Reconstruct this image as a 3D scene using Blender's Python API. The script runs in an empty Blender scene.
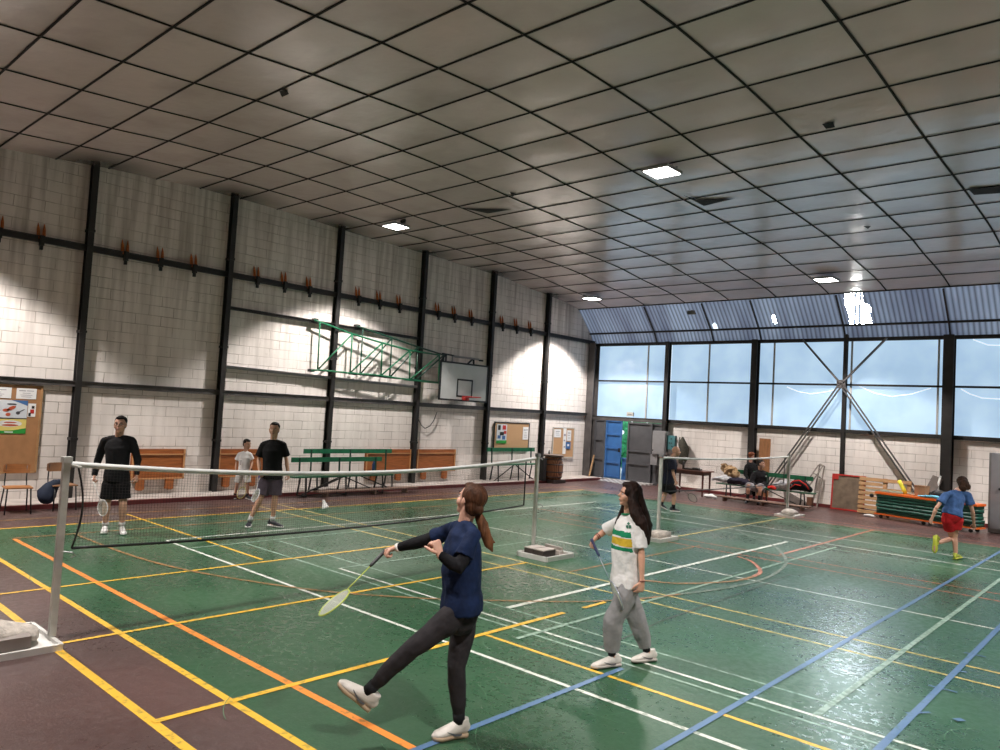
import bpy, bmesh, math, random
from mathutils import Vector, Matrix, noise
random.seed(7)
scn = bpy.context.scene
COL = scn.collection
V = Vector
# ------------------------------------------------------------------ camera
F_PX = 743.22; YAW, PITCH, ROLL, EYE = -0.739142, 0.0491709, 0.0569769, 2.2
_f = V((math.sin(YAW)*math.cos(PITCH), math.cos(YAW)*math.cos(PITCH), math.sin(PITCH)))
_r0 = V((math.cos(YAW), -math.sin(YAW), 0)); _u0 = _r0.cross(_f)
CR = _r0*math.cos(ROLL) + _u0*math.sin(ROLL); CU = -_r0*math.sin(ROLL) + _u0*math.cos(ROLL); CF = _f
CO = V((0, 0, EYE))
cd = bpy.data.cameras.new('camera'); cam = bpy.data.objects.new('camera', cd); COL.objects.link(cam)
cd.sensor_width = 36; cd.sensor_fit = 'HORIZONTAL'; cd.lens = F_PX/1000*36; cd.clip_start = .05; cd.clip_end = 300
cam.matrix_world = Matrix(((CR.x, CU.x, -CF.x, CO.x), (CR.y, CU.y, -CF.y, CO.y), (CR.z, CU.z, -CF.z, CO.z), (0, 0, 0, 1)))
scn.camera = cam
scn.view_settings.view_transform = 'Standard'; scn.view_settings.look = 'None'
scn.view_settings.exposure = 0.0; scn.view_settings.gamma = 1; scn.view_settings.use_curve_mapping = False
def ray(x, y): return CR*((x-500)/F_PX) - CU*((y-375)/F_PX) + CF
def FL(x, y, z=0.0): d = ray(x, y); return CO + d*((z-EYE)/d.z)          # pixel -> point on a level
def LW(x, y, X=-16.0): d = ray(x, y); return CO + d*(X/d.x)               # pixel -> point at a given X
def BW(x, y, Y=22.6): d = ray(x, y); return CO + d*(Y/d.y)                # pixel -> point at a given Y
def DP(x, y, dep): return CO + ray(x, y)*dep                              # pixel -> point at a given distance
def depth(p): return CF.dot(V(p)-CO)
# ------------------------------------------------------------------ world: hazy daylight with a sky glow added behind the gable hole for the floor glint
glow_dir = V((-6.74+3, 22.2-4, 5.8-.6)).normalized()
w = bpy.data.worlds.new('sky'); scn.world = w; w.use_nodes = True
nt = w.node_tree; nt.nodes.clear()
out = nt.nodes.new('ShaderNodeOutputWorld'); bg = nt.nodes.new('ShaderNodeBackground')
tc = nt.nodes.new('ShaderNodeTexCoord'); dot = nt.nodes.new('ShaderNodeVectorMath'); dot.operation = 'DOT_PRODUCT'
dot.inputs[1].default_value = glow_dir
nrm = nt.nodes.new('ShaderNodeVectorMath'); nrm.operation = 'NORMALIZE'
mr = nt.nodes.new('ShaderNodeMapRange'); mr.inputs[1].default_value = .960; mr.inputs[2].default_value = .995
mr.inputs[3].default_value = 1.6; mr.inputs[4].default_value = 120.0
nt.links.new(tc.outputs['Generated'], nrm.inputs[0]); nt.links.new(nrm.outputs[0], dot.inputs[0])
nt.links.new(dot.outputs['Value'], mr.inputs[0]); nt.links.new(mr.outputs[0], bg.inputs[1])
bg.inputs[0].default_value = (.78, .90, 1, 1); nt.links.new(bg.outputs[0], out.inputs[0])
# ------------------------------------------------------------------ lamps of the hall (their housings are built further down)
LAMPS = [(-13.80, 11.16, 6.45), (-14.30, 19.98, 6.085), (-6.60, 11.09, 6.47), (-6.78, 19.83, 6.10),
         (-13.9, 2.2, 6.25), (-6.7, 2.2, 6.3), (.9, 11.1, 6.6), (.9, 2.2, 6.3), (.9, 19.9, 6.1)]
LAMP_W = 1800
def lamp_light(p, i):
    ld = bpy.data.lights.new('lamp_light', 'SPOT'); ld.energy = LAMP_W*(1.15 if i == 1 else 1); ld.color = (1, .94, .895)
    ld.spot_size = math.radians(106); ld.spot_blend = .22; ld.shadow_soft_size = .16
    lo = bpy.data.objects.new('lamp_light', ld); COL.objects.link(lo); lo.location = V(p)-V((0, 0, .06))
for i, p in enumerate(LAMPS): lamp_light(p, i)
# ------------------------------------------------------------------ materials
MATS = {}
def mat(name, col, rough=.6, metal=0, var=.12, vs=6, bump=0, bs=40, em=None, es=0, spec=.5, col2=None, stretch=None):
    if name in MATS: return MATS[name]
    m = bpy.data.materials.new(name); m.use_nodes = True; t = m.node_tree; b = t.nodes['Principled BSDF']
    b.inputs['Roughness'].default_value = rough; b.inputs['Metallic'].default_value = metal
    b.inputs['Specular IOR Level'].default_value = spec
    c = V(col[:3]); c2 = V(col2) if col2 else c*(1-var)
    tcn = t.nodes.new('ShaderNodeTexCoord'); n = t.nodes.new('ShaderNodeTexNoise'); n.inputs['Scale'].default_value = vs
    n.inputs['Detail'].default_value = 5
    src = tcn.outputs['Object']
    if stretch:
        mp = t.nodes.new('ShaderNodeMapping'); mp.inputs['Scale'].default_value = stretch
        t.links.new(src, mp.inputs[0]); src = mp.outputs[0]
    t.links.new(src, n.inputs['Vector'])
    rp = t.nodes.new('ShaderNodeValToRGB'); rp.color_ramp.elements[0].position = .35; rp.color_ramp.elements[1].position = .65
    rp.color_ramp.elements[0].color = (*c2, 1); rp.color_ramp.elements[1].color = (*c, 1)
    t.links.new(n.outputs['Fac'], rp.inputs[0]); t.links.new(rp.outputs[0], b.inputs['Base Color'])
    if bump:
        n2 = t.nodes.new('ShaderNodeTexNoise'); n2.inputs['Scale'].default_value = bs
        t.links.new(src, n2.inputs['Vector'])
        bp = t.nodes.new('ShaderNodeBump'); bp.inputs['Strength'].default_value = bump; bp.inputs['Distance'].default_value = .02
        t.links.new(n2.outputs['Fac'], bp.inputs['Height']); t.links.new(bp.outputs[0], b.inputs['Normal'])
    if em: b.inputs['Emission Color'].default_value = (*em, 1); b.inputs['Emission Strength'].default_value = es
    MATS[name] = m; return m
def N(t, typ, **kw):
    n = t.nodes.new(typ)
    for k, v in kw.items():
        if k.startswith('i_'): n.inputs[k[2:].replace('_', ' ')].default_value = v
        else: setattr(n, k, v)
    return n
def math_n(t, op, a, b=None, clamp=False):
    n = t.nodes.new('ShaderNodeMath'); n.operation = op; n.use_clamp = clamp
    for i, x in enumerate((a, b)):
        if x is None: continue
        if isinstance(x, (int, float)): n.inputs[i].default_value = x
        else: t.links.new(x, n.inputs[i])
    return n.outputs[0]
def mix_n(t, fac, a, b):
    n = t.nodes.new('ShaderNodeMix'); n.data_type = 'RGBA'
    for k, x in ((0, fac), (6, a), (7, b)):
        if isinstance(x, (int, float)): n.inputs[k].default_value = x
        elif isinstance(x, tuple): n.inputs[k].default_value = x if len(x) == 4 else (*x, 1)
        else: t.links.new(x, n.inputs[k])
    return n.outputs[2]
def mat_block(name, axis):          # painted hollow-block wall; axis 'Y' runs along Y, 'X' along X
    m = bpy.data.materials.new(name); m.use_nodes = True; t = m.node_tree; b = t.nodes['Principled BSDF']
    tcn = N(t, 'ShaderNodeTexCoord'); sp = N(t, 'ShaderNodeSeparateXYZ'); t.links.new(tcn.outputs['Object'], sp.inputs[0])
    cb = N(t, 'ShaderNodeCombineXYZ'); t.links.new(sp.outputs[axis], cb.inputs[0]); t.links.new(sp.outputs['Z'], cb.inputs[1])
    wob = N(t, 'ShaderNodeTexNoise', i_Scale=3.0); t.links.new(cb.outputs[0], wob.inputs['Vector'])
    wv = N(t, 'ShaderNodeVectorMath', operation='SCALE'); wv.inputs[3].default_value = .018
    t.links.new(wob.outputs['Color'], wv.inputs[0])
    ad = N(t, 'ShaderNodeVectorMath', operation='ADD'); t.links.new(cb.outputs[0], ad.inputs[0]); t.links.new(wv.outputs[0], ad.inputs[1])
    br = N(t, 'ShaderNodeTexBrick', i_Scale=1.0, i_Mortar_Size=.007, i_Mortar_Smooth=.3, i_Brick_Width=.52, i_Row_Height=.212)
    br.inputs['Color1'].default_value = (.83, .765, .72, 1); br.inputs['Color2'].default_value = (.76, .70, .655, 1)
    br.inputs['Mortar'].default_value = (.34, .29, .25, 1)
    t.links.new(ad.outputs[0], br.inputs['Vector'])
    ms = N(t, 'ShaderNodeTexNoise', i_Scale=1.7, i_Detail=3.0); t.links.new(cb.outputs[0], ms.inputs['Vector'])
    mk = N(t, 'ShaderNodeMapRange'); mk.inputs[1].default_value = .38; mk.inputs[2].default_value = .62
    mk.inputs[3].default_value = .25; mk.inputs[4].default_value = 1
    t.links.new(ms.outputs['Fac'], mk.inputs[0])
    base = mix_n(t, math_n(t, 'MULTIPLY', br.outputs['Fac'], mk.outputs[0]), (.80, .74, .695), br.outputs['Color'])
    # runs of dirt, heavier towards the top
    mp = N(t, 'ShaderNodeMapping'); mp.inputs['Scale'].default_value = (7, .45, 1); t.links.new(cb.outputs[0], mp.inputs[0])
    dr = N(t, 'ShaderNodeTexNoise', i_Scale=1.0, i_Detail=6.0); t.links.new(mp.outputs[0], dr.inputs['Vector'])
    dm = N(t, 'ShaderNodeMapRange'); dm.inputs[1].default_value = .42; dm.inputs[2].default_value = .72
    t.links.new(dr.outputs['Fac'], dm.inputs[0])
    zz = N(t, 'ShaderNodeMapRange'); zz.inputs[1].default_value = 2.6; zz.inputs[2].default_value = 5.2
    zz.inputs[3].default_value = .22; zz.inputs[4].default_value = .9; t.links.new(sp.outputs['Z'], zz.inputs[0])
    dirt = math_n(t, 'MULTIPLY', dm.outputs[0], zz.outputs[0])
    base = mix_n(t, dirt, base, (.30, .25, .215))
    z3 = N(t, 'ShaderNodeMapRange'); z3.inputs[1].default_value = 4.2; z3.inputs[2].default_value = 5.2
    z3.inputs[3].default_value = 0; z3.inputs[4].default_value = .28; t.links.new(sp.outputs['Z'], z3.inputs[0])
    base = mix_n(t, z3.outputs[0], base, (.52, .455, .415))  # dingy upper wall, greyed mostly for the weaker light up there
    sn = N(t, 'ShaderNodeTexNoise', i_Scale=9.0, i_Detail=4.0); t.links.new(cb.outputs[0], sn.inputs['Vector'])
    sm = N(t, 'ShaderNodeMapRange'); sm.inputs[1].default_value = .66; sm.inputs[2].default_value = .75; t.links.new(sn.outputs['Fac'], sm.inputs[0])
    base = mix_n(t, math_n(t, 'MULTIPLY', sm.outputs[0], .35), base, (.35, .27, .22))
    t.links.new(base, b.inputs['Base Color']); b.inputs['Roughness'].default_value = .72
    h = math_n(t, 'SUBTRACT', math_n(t, 'MULTIPLY', sn.outputs['Fac'], .4), math_n(t, 'MULTIPLY', br.outputs['Fac'], mk.outputs[0]))
    bp = N(t, 'ShaderNodeBump', i_Strength=.8, i_Distance=.014); t.links.new(h, bp.inputs['Height']); t.links.new(bp.outputs[0], b.inputs['Normal'])
    return m
def mat_floor(name, a, bcol, sc, rough=.36):
    m = bpy.data.materials.new(name); m.use_nodes = True; t = m.node_tree; b = t.nodes['Principled BSDF']
    tcn = N(t, 'ShaderNodeTexCoord'); o = tcn.outputs['Object']
    n1 = N(t, 'ShaderNodeTexNoise', i_Scale=.55, i_Detail=5.0); t.links.new(o, n1.inputs['Vector'])
    r1 = N(t, 'ShaderNodeMapRange'); r1.inputs[1].default_value = .38; r1.inputs[2].default_value = .62; t.links.new(n1.outputs['Fac'], r1.inputs[0])
    c = mix_n(t, r1.outputs[0], a, bcol)
    n0 = N(t, 'ShaderNodeTexNoise', i_Scale=.23, i_Detail=6.0, i_Roughness=.62); t.links.new(o, n0.inputs['Vector'])
    r0 = N(t, 'ShaderNodeMapRange'); r0.inputs[1].default_value = .44; r0.inputs[2].default_value = .62; r0.inputs[4].default_value = .75; t.links.new(n0.outputs['Fac'], r0.inputs[0])
    c = mix_n(t, r0.outputs[0], c, tuple(.55*x+.45*sum(bcol)/3*.92 for x in bcol))
    n2 = N(t, 'ShaderNodeTexNoise', i_Scale=55.0, i_Detail=3.0); t.links.new(o, n2.inputs['Vector'])
    r2 = N(t, 'ShaderNodeMapRange'); r2.inputs[1].default_value = .4; r2.inputs[2].default_value = .75; r2.inputs[4].default_value = .35
    t.links.new(n2.outputs['Fac'], r2.inputs[0]); c = mix_n(t, r2.outputs[0], c, tuple(x*.55 for x in a))
    t.links.new(c, b.inputs['Base Color'])
    rr = N(t, 'ShaderNodeMapRange'); rr.inputs[1].default_value = .3; rr.inputs[2].default_value = .7
    rr.inputs[3].default_value = rough-.08; rr.inputs[4].default_value = rough+.1; t.links.new(n1.outputs['Fac'], rr.inputs[0])
    n5 = N(t, 'ShaderNodeTexNoise', i_Scale=14.0, i_Detail=6.0, i_Roughness=.7); t.links.new(o, n5.inputs['Vector'])
    r5 = N(t, 'ShaderNodeMapRange'); r5.inputs[1].default_value = .4; r5.inputs[2].default_value = .62; r5.inputs[3].default_value = -.06; r5.inputs[4].default_value = .09; t.links.new(n5.outputs['Fac'], r5.inputs[0])
    t.links.new(math_n(t, 'ADD', rr.outputs[0], r5.outputs[0]), b.inputs['Roughness']); b.inputs['Specular IOR Level'].default_value = .55
    bp = N(t, 'ShaderNodeBump', i_Strength=.35, i_Distance=.004); t.links.new(n2.outputs['Fac'], bp.inputs['Height']); t.links.new(bp.outputs[0], b.inputs['Normal'])
    return m
GREEN_A, GREEN_B = (.016, .074, .032), (.032, .114, .050)
def mat_line(name, col, worn=.35):
    m = bpy.data.materials.new(name); m.use_nodes = True; t = m.node_tree; b = t.nodes['Principled BSDF']
    tcn = N(t, 'ShaderNodeTexCoord'); n = N(t, 'ShaderNodeTexNoise', i_Scale=16.0, i_Detail=6.0); t.links.new(tcn.outputs['Object'], n.inputs['Vector'])
    r = N(t, 'ShaderNodeMapRange'); r.inputs[1].default_value = worn; r.inputs[2].default_value = worn+.13; t.links.new(n.outputs['Fac'], r.inputs[0])
    t.links.new(mix_n(t, r.outputs[0], tuple(x*.45+y*.5 for x, y in zip(col, GREEN_B)), col), b.inputs['Base Color'])
    b.inputs['Roughness'].default_value = .42; return m
M_WL = mat_block('painted_block_left', 'Y'); M_WB = mat_block('painted_block_back', 'X')
M_GREEN = mat_floor('court_green', GREEN_A, GREEN_B, .8, .30); M_BROWN = mat_floor('court_brown', (.070, .036, .033), (.112, .058, .052), .3, .36)
M_YEL = mat_line('line_yellow', (.78, .46, .045), .33); M_YELP = mat_line('line_pale_yellow', (.62, .47, .16), .4)
M_ORG = mat_line('line_orange', (.80, .26, .045), .33); M_ORGP = mat_line('line_faded_orange', (.42, .20, .08), .44)
M_PNK = mat_line('line_salmon', (.58, .19, .12), .42)
M_WHT = mat_line('line_white', (.68, .70, .64), .36); M_PAL = mat_line('line_pale_green', (.30, .42, .34), .42)
M_FAD = mat_line('line_faded_grey', (.20, .23, .19), .42)
M_BLU = mat_line('line_blue', (.09, .175, .32), .3)
M_STEEL = mat('dark_steel', (.030, .027, .026), .5, .3, .3, 5)
M_STEEL2 = mat('grey_steel', (.11, .10, .098), .5, .3, .3, 4)
M_DOORG = mat('grey_door_paint', (.085, .085, .092), .5, 0, .25, 3)
M_DOORB = mat('blue_door_paint', (.035, .14, .38), .45, 0, .2, 3)
M_BLACK = mat('black_plastic', (.012, .012, .013), .5)
M_WHITE = mat('white_paint', (.75, .74, .71), .45, 0, .12)
M_POST = mat('post_white', (.62, .62, .58), .4, 0, .2, 9)
M_RED = mat('red_paint', (.50, .03, .025), .45)
M_GPAINT = mat('green_paint', (.012, .16, .072), .4, 0, .3, 8)
M_DGREEN = mat('dark_green_paint', (.008, .05, .03), .45, 0, .3)
M_WOOD = mat('varnished_board', (.40, .125, .032), .45, 0, .4, 3, stretch=(1, 1, 9))
M_WOODL = mat('pale_wood', (.56, .34, .17), .6, 0, .35, 4, stretch=(1, 8, 8))
M_WOODD = mat('dark_wood', (.10, .028, .018), .4, 0, .4, 5)
M_CHAIR = mat('chair_ply', (.52, .22, .08), .4, 0, .3, 4, stretch=(1, 1, 8))
M_CORK = mat('cork', (.55, .33, .17), .85, 0, .15, 60)
M_PAPER = mat('paper', (.80, .80, .79), .7, 0, .03)
M_INK = mat('ink', (.10, .10, .13), .7)
M_CONC = mat('ledge_concrete', (.52, .46, .42), .8, 0, .3, 4, .3)
M_CURB = mat('curb_red', (.16, .025, .025), .5, 0, .35, 4)
M_RUST = mat('rust', (.60, .17, .04), .9, 0, .5, 20)
M_NET = mat('net_cord', (.035, .028, .025), .8)
M_TAPE = mat('net_tape', (.72, .73, .72), .6, 0, .15)
M_LENS = mat('lamp_lens', (1, 1, 1), .3, em=(1, .97, .93), es=14)
M_ORANGE = mat('orange_paint', (.85, .16, .02), .4)
M_MAT = mat('green_mat', (.010, .105, .070), .5, 0, .35, 8)
M_GREYM = mat('grey_metal', (.30, .295, .30), .45, .2, .12)
M_TEAL = mat('teal_box', (.07, .21, .23), .45)
# ------------------------------------------------------------------ mesh helpers
def box(bm, c, s, R=None, taper=None, mi=0):
    c = V(c); vs = []
    for dz in (-.5, .5):
        for dx, dy in ((-.5, -.5), (.5, -.5), (.5, .5), (-.5, .5)):
            k = taper if (taper and dz > 0) else 1
            p = V((dx*s[0]*k, dy*s[1]*k, dz*s[2]))
            if R: p = R @ p
            vs.append(bm.verts.new(c+p))
    for q in ((0, 3, 2, 1), (4, 5, 6, 7), (0, 1, 5, 4), (1, 2, 6, 5), (2, 3, 7, 6), (3, 0, 4, 7)):
        f = bm.faces.new([vs[i] for i in q]); f.material_index = mi
    return vs
def bar(bm, p, q, w, h=None, up=(0, 0, 1), mi=0):       # rectangular bar from p to q
    p, q = V(p), V(q); t = (q-p); L = t.length; t.normalize(); h = h or w
    u = V(up)
    if abs(u.dot(t)) > .99: u = V((1, 0, 0))
    s = t.cross(u).normalized(); u = s.cross(t)
    R = Matrix((s, t, u)).transposed()
    box(bm, (p+q)/2, (w, L, h), R, mi=mi)
def loft(bm, pts, rad, side=(1, 0, 0), n=12, cap='round', mi=0, closed=False):
    pts = [V(p) for p in pts]; rad = [(r, r) if isinstance(r, (int, float)) else r for r in rad]
    if cap == 'round' and not closed:
        t0 = (pts[0]-pts[1]).normalized(); t1 = (pts[-1]-pts[-2]).normalized()
        a, b = min(rad[0]), min(rad[-1])
        pts = [pts[0]+t0*a*.85, pts[0]+t0*a*.5] + pts + [pts[-1]+t1*b*.5, pts[-1]+t1*b*.85]
        rad = [(rad[0][0]*.5, rad[0][1]*.5), (rad[0][0]*.85, rad[0][1]*.85)] + rad + [(rad[-1][0]*.85, rad[-1][1]*.85), (rad[-1][0]*.5, rad[-1][1]*.5)]
    side = V(side); rings = []; m = len(pts)
    for i, p in enumerate(pts):
        t = (pts[(i+1) % m]-pts[i-1]) if closed else (pts[min(i+1, m-1)]-pts[max(i-1, 0)])
        t.normalize(); u = side - t*side.dot(t)
        if u.length < .15:
            u = V((0, 1, .3)); u = u - t*u.dot(t)
        u.normalize(); v = t.cross(u)
        side_next = u
        rings.append([bm.verts.new(p + u*rad[i][0]*math.cos(2*math.pi*k/n) + v*rad[i][1]*math.sin(2*math.pi*k/n)) for k in range(n)])
        if closed: pass
    rr = range(m) if closed else range(m-1)
    for i in rr:
        A, B = rings[i], rings[(i+1) % m]
        for k in range(n):
            f = bm.faces.new((A[k], A[(k+1) % n], B[(k+1) % n], B[k])); f.material_index = mi
    if not closed:
        bm.faces.new(rings[0][::-1]).material_index = mi; bm.faces.new(rings[-1]).material_index = mi
    return rings
def tube(bm, pts, r, n=8, mi=0, closed=False): return loft(bm, pts, [r]*len(pts), (.31, .2, .93), n, 'flat', mi, closed)
def ell(bm, c, r, R=None, sub=2):
    res = bmesh.ops.create_icosphere(bm, subdivisions=sub, radius=1)
    for v in res['verts']:
        p = V((v.co.x*r[0], v.co.y*r[1], v.co.z*r[2]))
        if R: p = R @ p
        v.co = V(c)+p
def lathe(bm, c, prof, n=20, axis=None, mi=0):
    rings = []
    Q = V((0, 0, 1)).rotation_difference(V(axis)).to_matrix() if axis else None
    for r, z in prof:
        ring = []
        for k in range(n):
            p = V((r*math.cos(2*math.pi*k/n), r*math.sin(2*math.pi*k/n), z))
            if Q: p = Q @ p
            ring.append(bm.verts.new(V(c)+p))
        rings.append(ring)
    for A, B in zip(rings, rings[1:]):
        for k in range(n): bm.faces.new((A[k], A[(k+1) % n], B[(k+1) % n], B[k])).material_index = mi
    bm.faces.new(rings[0][::-1]).material_index = mi; bm.faces.new(rings[-1]).material_index = mi
def quad(bm, a, b, c, d, mi=0):
    f = bm.faces.new([bm.verts.new(V(p)) for p in (a, b, c, d)]); f.material_index = mi; return f
def bevel(bm, w=.006, seg=2):
    bmesh.ops.bevel(bm, geom=[e for e in bm.edges if e.is_manifold and e.calc_face_angle(0) > .6], offset=w, segments=seg, affect='EDGES', clamp_overlap=True)
def root_loc(p):
    while p.parent: p = p.parent
    return V(p.location)
def obj(name, bm, mats, parent=None, smooth=False, loc=None, recalc=True):
    if recalc: bmesh.ops.recalc_face_normals(bm, faces=bm.faces)
    off = root_loc(parent) if parent else (V(loc) if loc is not None else V((0, 0, 0)))
    if off.length: bmesh.ops.translate(bm, verts=bm.verts, vec=-off)
    me = bpy.data.meshes.new(name); bm.to_mesh(me); bm.free()
    for m in (mats if isinstance(mats, (list, tuple)) else [mats]): me.materials.append(m)
    if smooth:
        for p in me.polygons: p.use_smooth = True
    o = bpy.data.objects.new(name, me); COL.objects.link(o)
    if parent: o.parent = parent
    else: o.location = off
    return o
def tag(o, label, cat, group=None, kind=None):
    o['label'] = label; o['category'] = cat
    if group: o['group'] = group
    if kind: o['kind'] = kind
    return o
def thing(name, label, cat, loc, group=None):
    o = bpy.data.objects.new(name, None); COL.objects.link(o); o.location = V(loc); o.empty_display_size = .1
    return tag(o, label, cat, group)
def struct(name, bm, mats, parent=None, smooth=False, recalc=True):
    o = obj(name, bm, mats, parent, smooth, recalc=recalc)
    if not parent: o['kind'] = 'structure'
    return o
def copy_tree(o, loc=None, label=None, parent=None):
    c = o.copy(); COL.objects.link(c); c.parent = parent
    for ch in list(o.children): copy_tree(ch, None, None, c)
    if loc is not None: c.location = V(loc)
    if label: c['label'] = label
    return c
def nb(): return bmesh.new()
# ================================================================== SETTING
XL, XR, YB, YF = -16.0, 5.2, 22.6, -3.2
# floor with every painted line in the same mesh
bm = nb()
GX0, GX1, GY0, GY1 = -13.12, 3.6, 2.86, 18.45
quad(bm, (XL, YF, 0), (XR, YF, 0), (XR, GY0, 0), (XL, GY0, 0), 1)
quad(bm, (XL, GY0, 0), (GX0, GY0, 0), (GX0, YB+.3, 0), (XL, YB+.3, 0), 1)
quad(bm, (GX0, GY1, 0), (XR, GY1, 0), (XR, YB+.3, 0), (GX0, YB+.3, 0), 1)
quad(bm, (GX1, GY0, 0), (XR, GY0, 0), (XR, GY1, 0), (GX1, GY1, 0), 1)
quad(bm, (GX0, GY0, 0), (GX1, GY0, 0), (GX1, GY1, 0), (GX0, GY1, 0), 0)
FM = [M_GREEN, M_BROWN, M_YEL, M_YELP, M_ORG, M_ORGP, M_PNK, M_WHT, M_PAL, M_BLU, M_FAD, mat('shoe_scuff', (.12, .26, .15), .5)]
_lz = [.0012]
def xl(y, x0, x1, w, mi):
    _lz[0] += .00012; z = _lz[0]; n = max(1, int(abs(x1-x0)/1.5))
    for i in range(n):
        a = x0+(x1-x0)*i/n; b = x0+(x1-x0)*(i+1)/n; quad(bm, (a, y-w/2, z), (b, y-w/2, z), (b, y+w/2, z), (a, y+w/2, z), mi)
def yl(x, y0, y1, w, mi):
    _lz[0] += .00012; z = _lz[0]; quad(bm, (x-w/2, y0, z), (x+w/2, y0, z), (x+w/2, y1, z), (x-w/2, y1, z), mi)
def arc(cx, cy, r, a0, a1, w, mi, n=60):
    _lz[0] += .00012; z = _lz[0]
    for i in range(n):
        a, b = [math.radians(a0+(a1-a0)*(i+k)/n) for k in (0, 1)]
        quad(bm, *[(cx+rr*math.cos(t), cy+rr*math.sin(t), z) for rr, t in ((r-w/2, a), (r+w/2, a), (r+w/2, b), (r-w/2, b))], mi)
# lines running across the picture from the left wall side (parallel to the back wall)
xl(2.28, -16+1.9, -1, .07, 2); xl(2.84, -13.9, 3, .06, 2); xl(3.345, -12.2, 3, .065, 4)
xl(5.03, -11.1, 3, .045, 7); xl(5.50, -5.0, 3, .045, 2); xl(5.50, -13.8, -9.2, .045, 2)
xl(6.42, -10.3, -1.95, .035, 8); xl(6.05, -8.2, 3, .04, 7); xl(5.89, -10.35, 3, .035, 8)
xl(8.07, -13.95, 3, .045, 3); xl(8.56, -13.95, 3, .045, 3); xl(10.48, -10.6, 3, .04, 7)
xl(12.32, -9.9, 3, .05, 6); xl(12.88, -9.9, 3, .045, 6); xl(14.62, -10.4, 3, .04, 8); xl(15.15, -10.4, 3, .05, 7); xl(16.15, -10.4, 3, .045, 7)
xl(17.75, -13.1, 3, .04, 8); xl(18.42, -13.9, 3, .06, 6); xl(18.95, -13.9, 3, .05, 6); xl(13.55, -11.1, -9.2, .05, 6)
# lines running away along the left wall
yl(-13.9, YF, 19.0, .06, 5); yl(-13.12, 2.84, 18.4, .06, 2); yl(-12.25, 3.34, 18.2, .05, 5)
yl(-11.12, 5.03, 16.2, .05, 7); yl(-10.4, 5.03, 16.2, .04, 8)
yl(-9.06, .2, 8.07, .05, 2); yl(-7.06, 2.28, 8.56, .05, 2); yl(-7.06, 12.9, 18.4, .05, 3); yl(-8.2, 6.06, 9.6, .035, 8)
yl(-5.03, 2.28, 6.8, .06, 2); yl(-5.02, 7.15, 7.6, .055, 2); yl(-8.2, 9.6, 13.6, .04, 8)
yl(-5.54, 6.42, 14.6, .07, 7); yl(-4.73, 5.65, 14.9, .05, 8); yl(-6.3, 8.6, 12.5, .04, 5); yl(-5.05, 13.0, 18.4, .06, 6)
yl(-3.59, 3.3, 5.75, .055, 9); yl(-2.54, 2.9, 19.0, .052, 9); yl(-1.51, 2.9, 19, .056, 9); yl(-2.03, 6.06, 14.4, .055, 8)
# basketball arcs
def fpoly(px, w, mi, sub=6):
    P = [FL(*p) for p in px]; _lz[0] += .00012; z = _lz[0]; C_ = []
    for i in range(len(P)-1):
        p0, p1, p2, p3 = P[max(i-1, 0)], P[i], P[i+1], P[min(i+2, len(P)-1)]
        for k in range(sub):
            t = k/sub; C_.append(.5*((2*p1)+(p2-p0)*t+(2*p0-5*p1+4*p2-p3)*t*t+(3*p1-p0-3*p2+p3)*t**3))
    C_.append(P[-1]); pv = None
    for i, p in enumerate(C_):
        d = (C_[min(i+1, len(C_)-1)]-C_[max(i-1, 0)]); d.z = 0; d.normalize(); n_ = V((-d.y, d.x, 0))*w/2
        r_ = [bm.verts.new((p.x-n_.x, p.y-n_.y, z)), bm.verts.new((p.x+n_.x, p.y+n_.y, z))]
        if pv:
            f = bm.faces.new((pv[0], r_[0], r_[1], pv[1])); f.material_index = mi; f.normal_update()
            if f.normal.z < 0: f.normal_flip()
        pv = r_
fpoly([(75, 534), (99, 544), (140, 558.5), (190, 571), (260, 583), (320, 591), (357, 594.5), (430, 599), (500, 601), (560, 602), (602, 601.3), (650, 598), (680, 594.5)], .045, 5)
fpoly([(680, 594.5), (728, 588), (767, 578), (786, 563), (775, 547), (750, 537), (728, 527), (700, 518)], .055, 10)
fpoly([(610, 579), (646, 581), (680, 583.8), (728, 582), (753, 577), (760.5, 571.5), (752, 562), (737, 556.5)], .06, 5)
fpoly([(753, 577), (760.5, 571.5), (752, 562), (737, 556.5)], .06, 6)
fpoly([(964, 653), (986, 657.5)], .03, 9, 1); fpoly([(928.6, 686), (957.5, 693)], .03, 9, 1); fpoly([(906, 714), (930, 713)], .03, 9, 1); fpoly([(955, 671), (967, 673)], .025, 9, 1)
fpoly([(956, 719), (962, 722)], .08, 9, 1)
# long cracks in the paint
fpoly([(660, 622), (700, 608), (745, 592), (790, 575)], .012, 1); fpoly([(600, 648), (630, 636), (660, 622)], .010, 1); fpoly([(745, 563), (790, 575), (820, 571)], .01, 1)
rs_ = random.Random(11)
for k in range(420):
    cx, cy_ = rs_.uniform(-10.5, -.8), rs_.uniform(2.95, 12.5); rr_ = rs_.choice((.12, .25, .4, .7, 1.5)); a0 = rs_.uniform(0, 360); ln = rs_.uniform(12, 70)*min(1, .45/rr_)
    arc(cx, cy_, rr_, a0, a0+ln, rs_.uniform(.003, .0055), 11, 7); _lz[0] -= .00011
floor = struct('floor', bm, FM, recalc=False)
# ledge and red curb along the walls
bm = nb()
box(bm, (-15.5, (YF+22.3)/2, .025), (1.0, 22.3-YF, .07), mi=0); box(bm, (-14.97, (YF+21.9)/2, .035), (.09, 21.9-YF, .095), mi=1)
struct('trim_1', bm, [M_CONC, M_CURB])
bm = nb()
box(bm, (-5.0, 22.2, .04), (15.6, .09, .10), mi=1); box(bm, (-5.0, 22.42, .03), (15.6, .36, .08), mi=0)
struct('trim_2', bm, [M_CONC, M_CURB])
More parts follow.
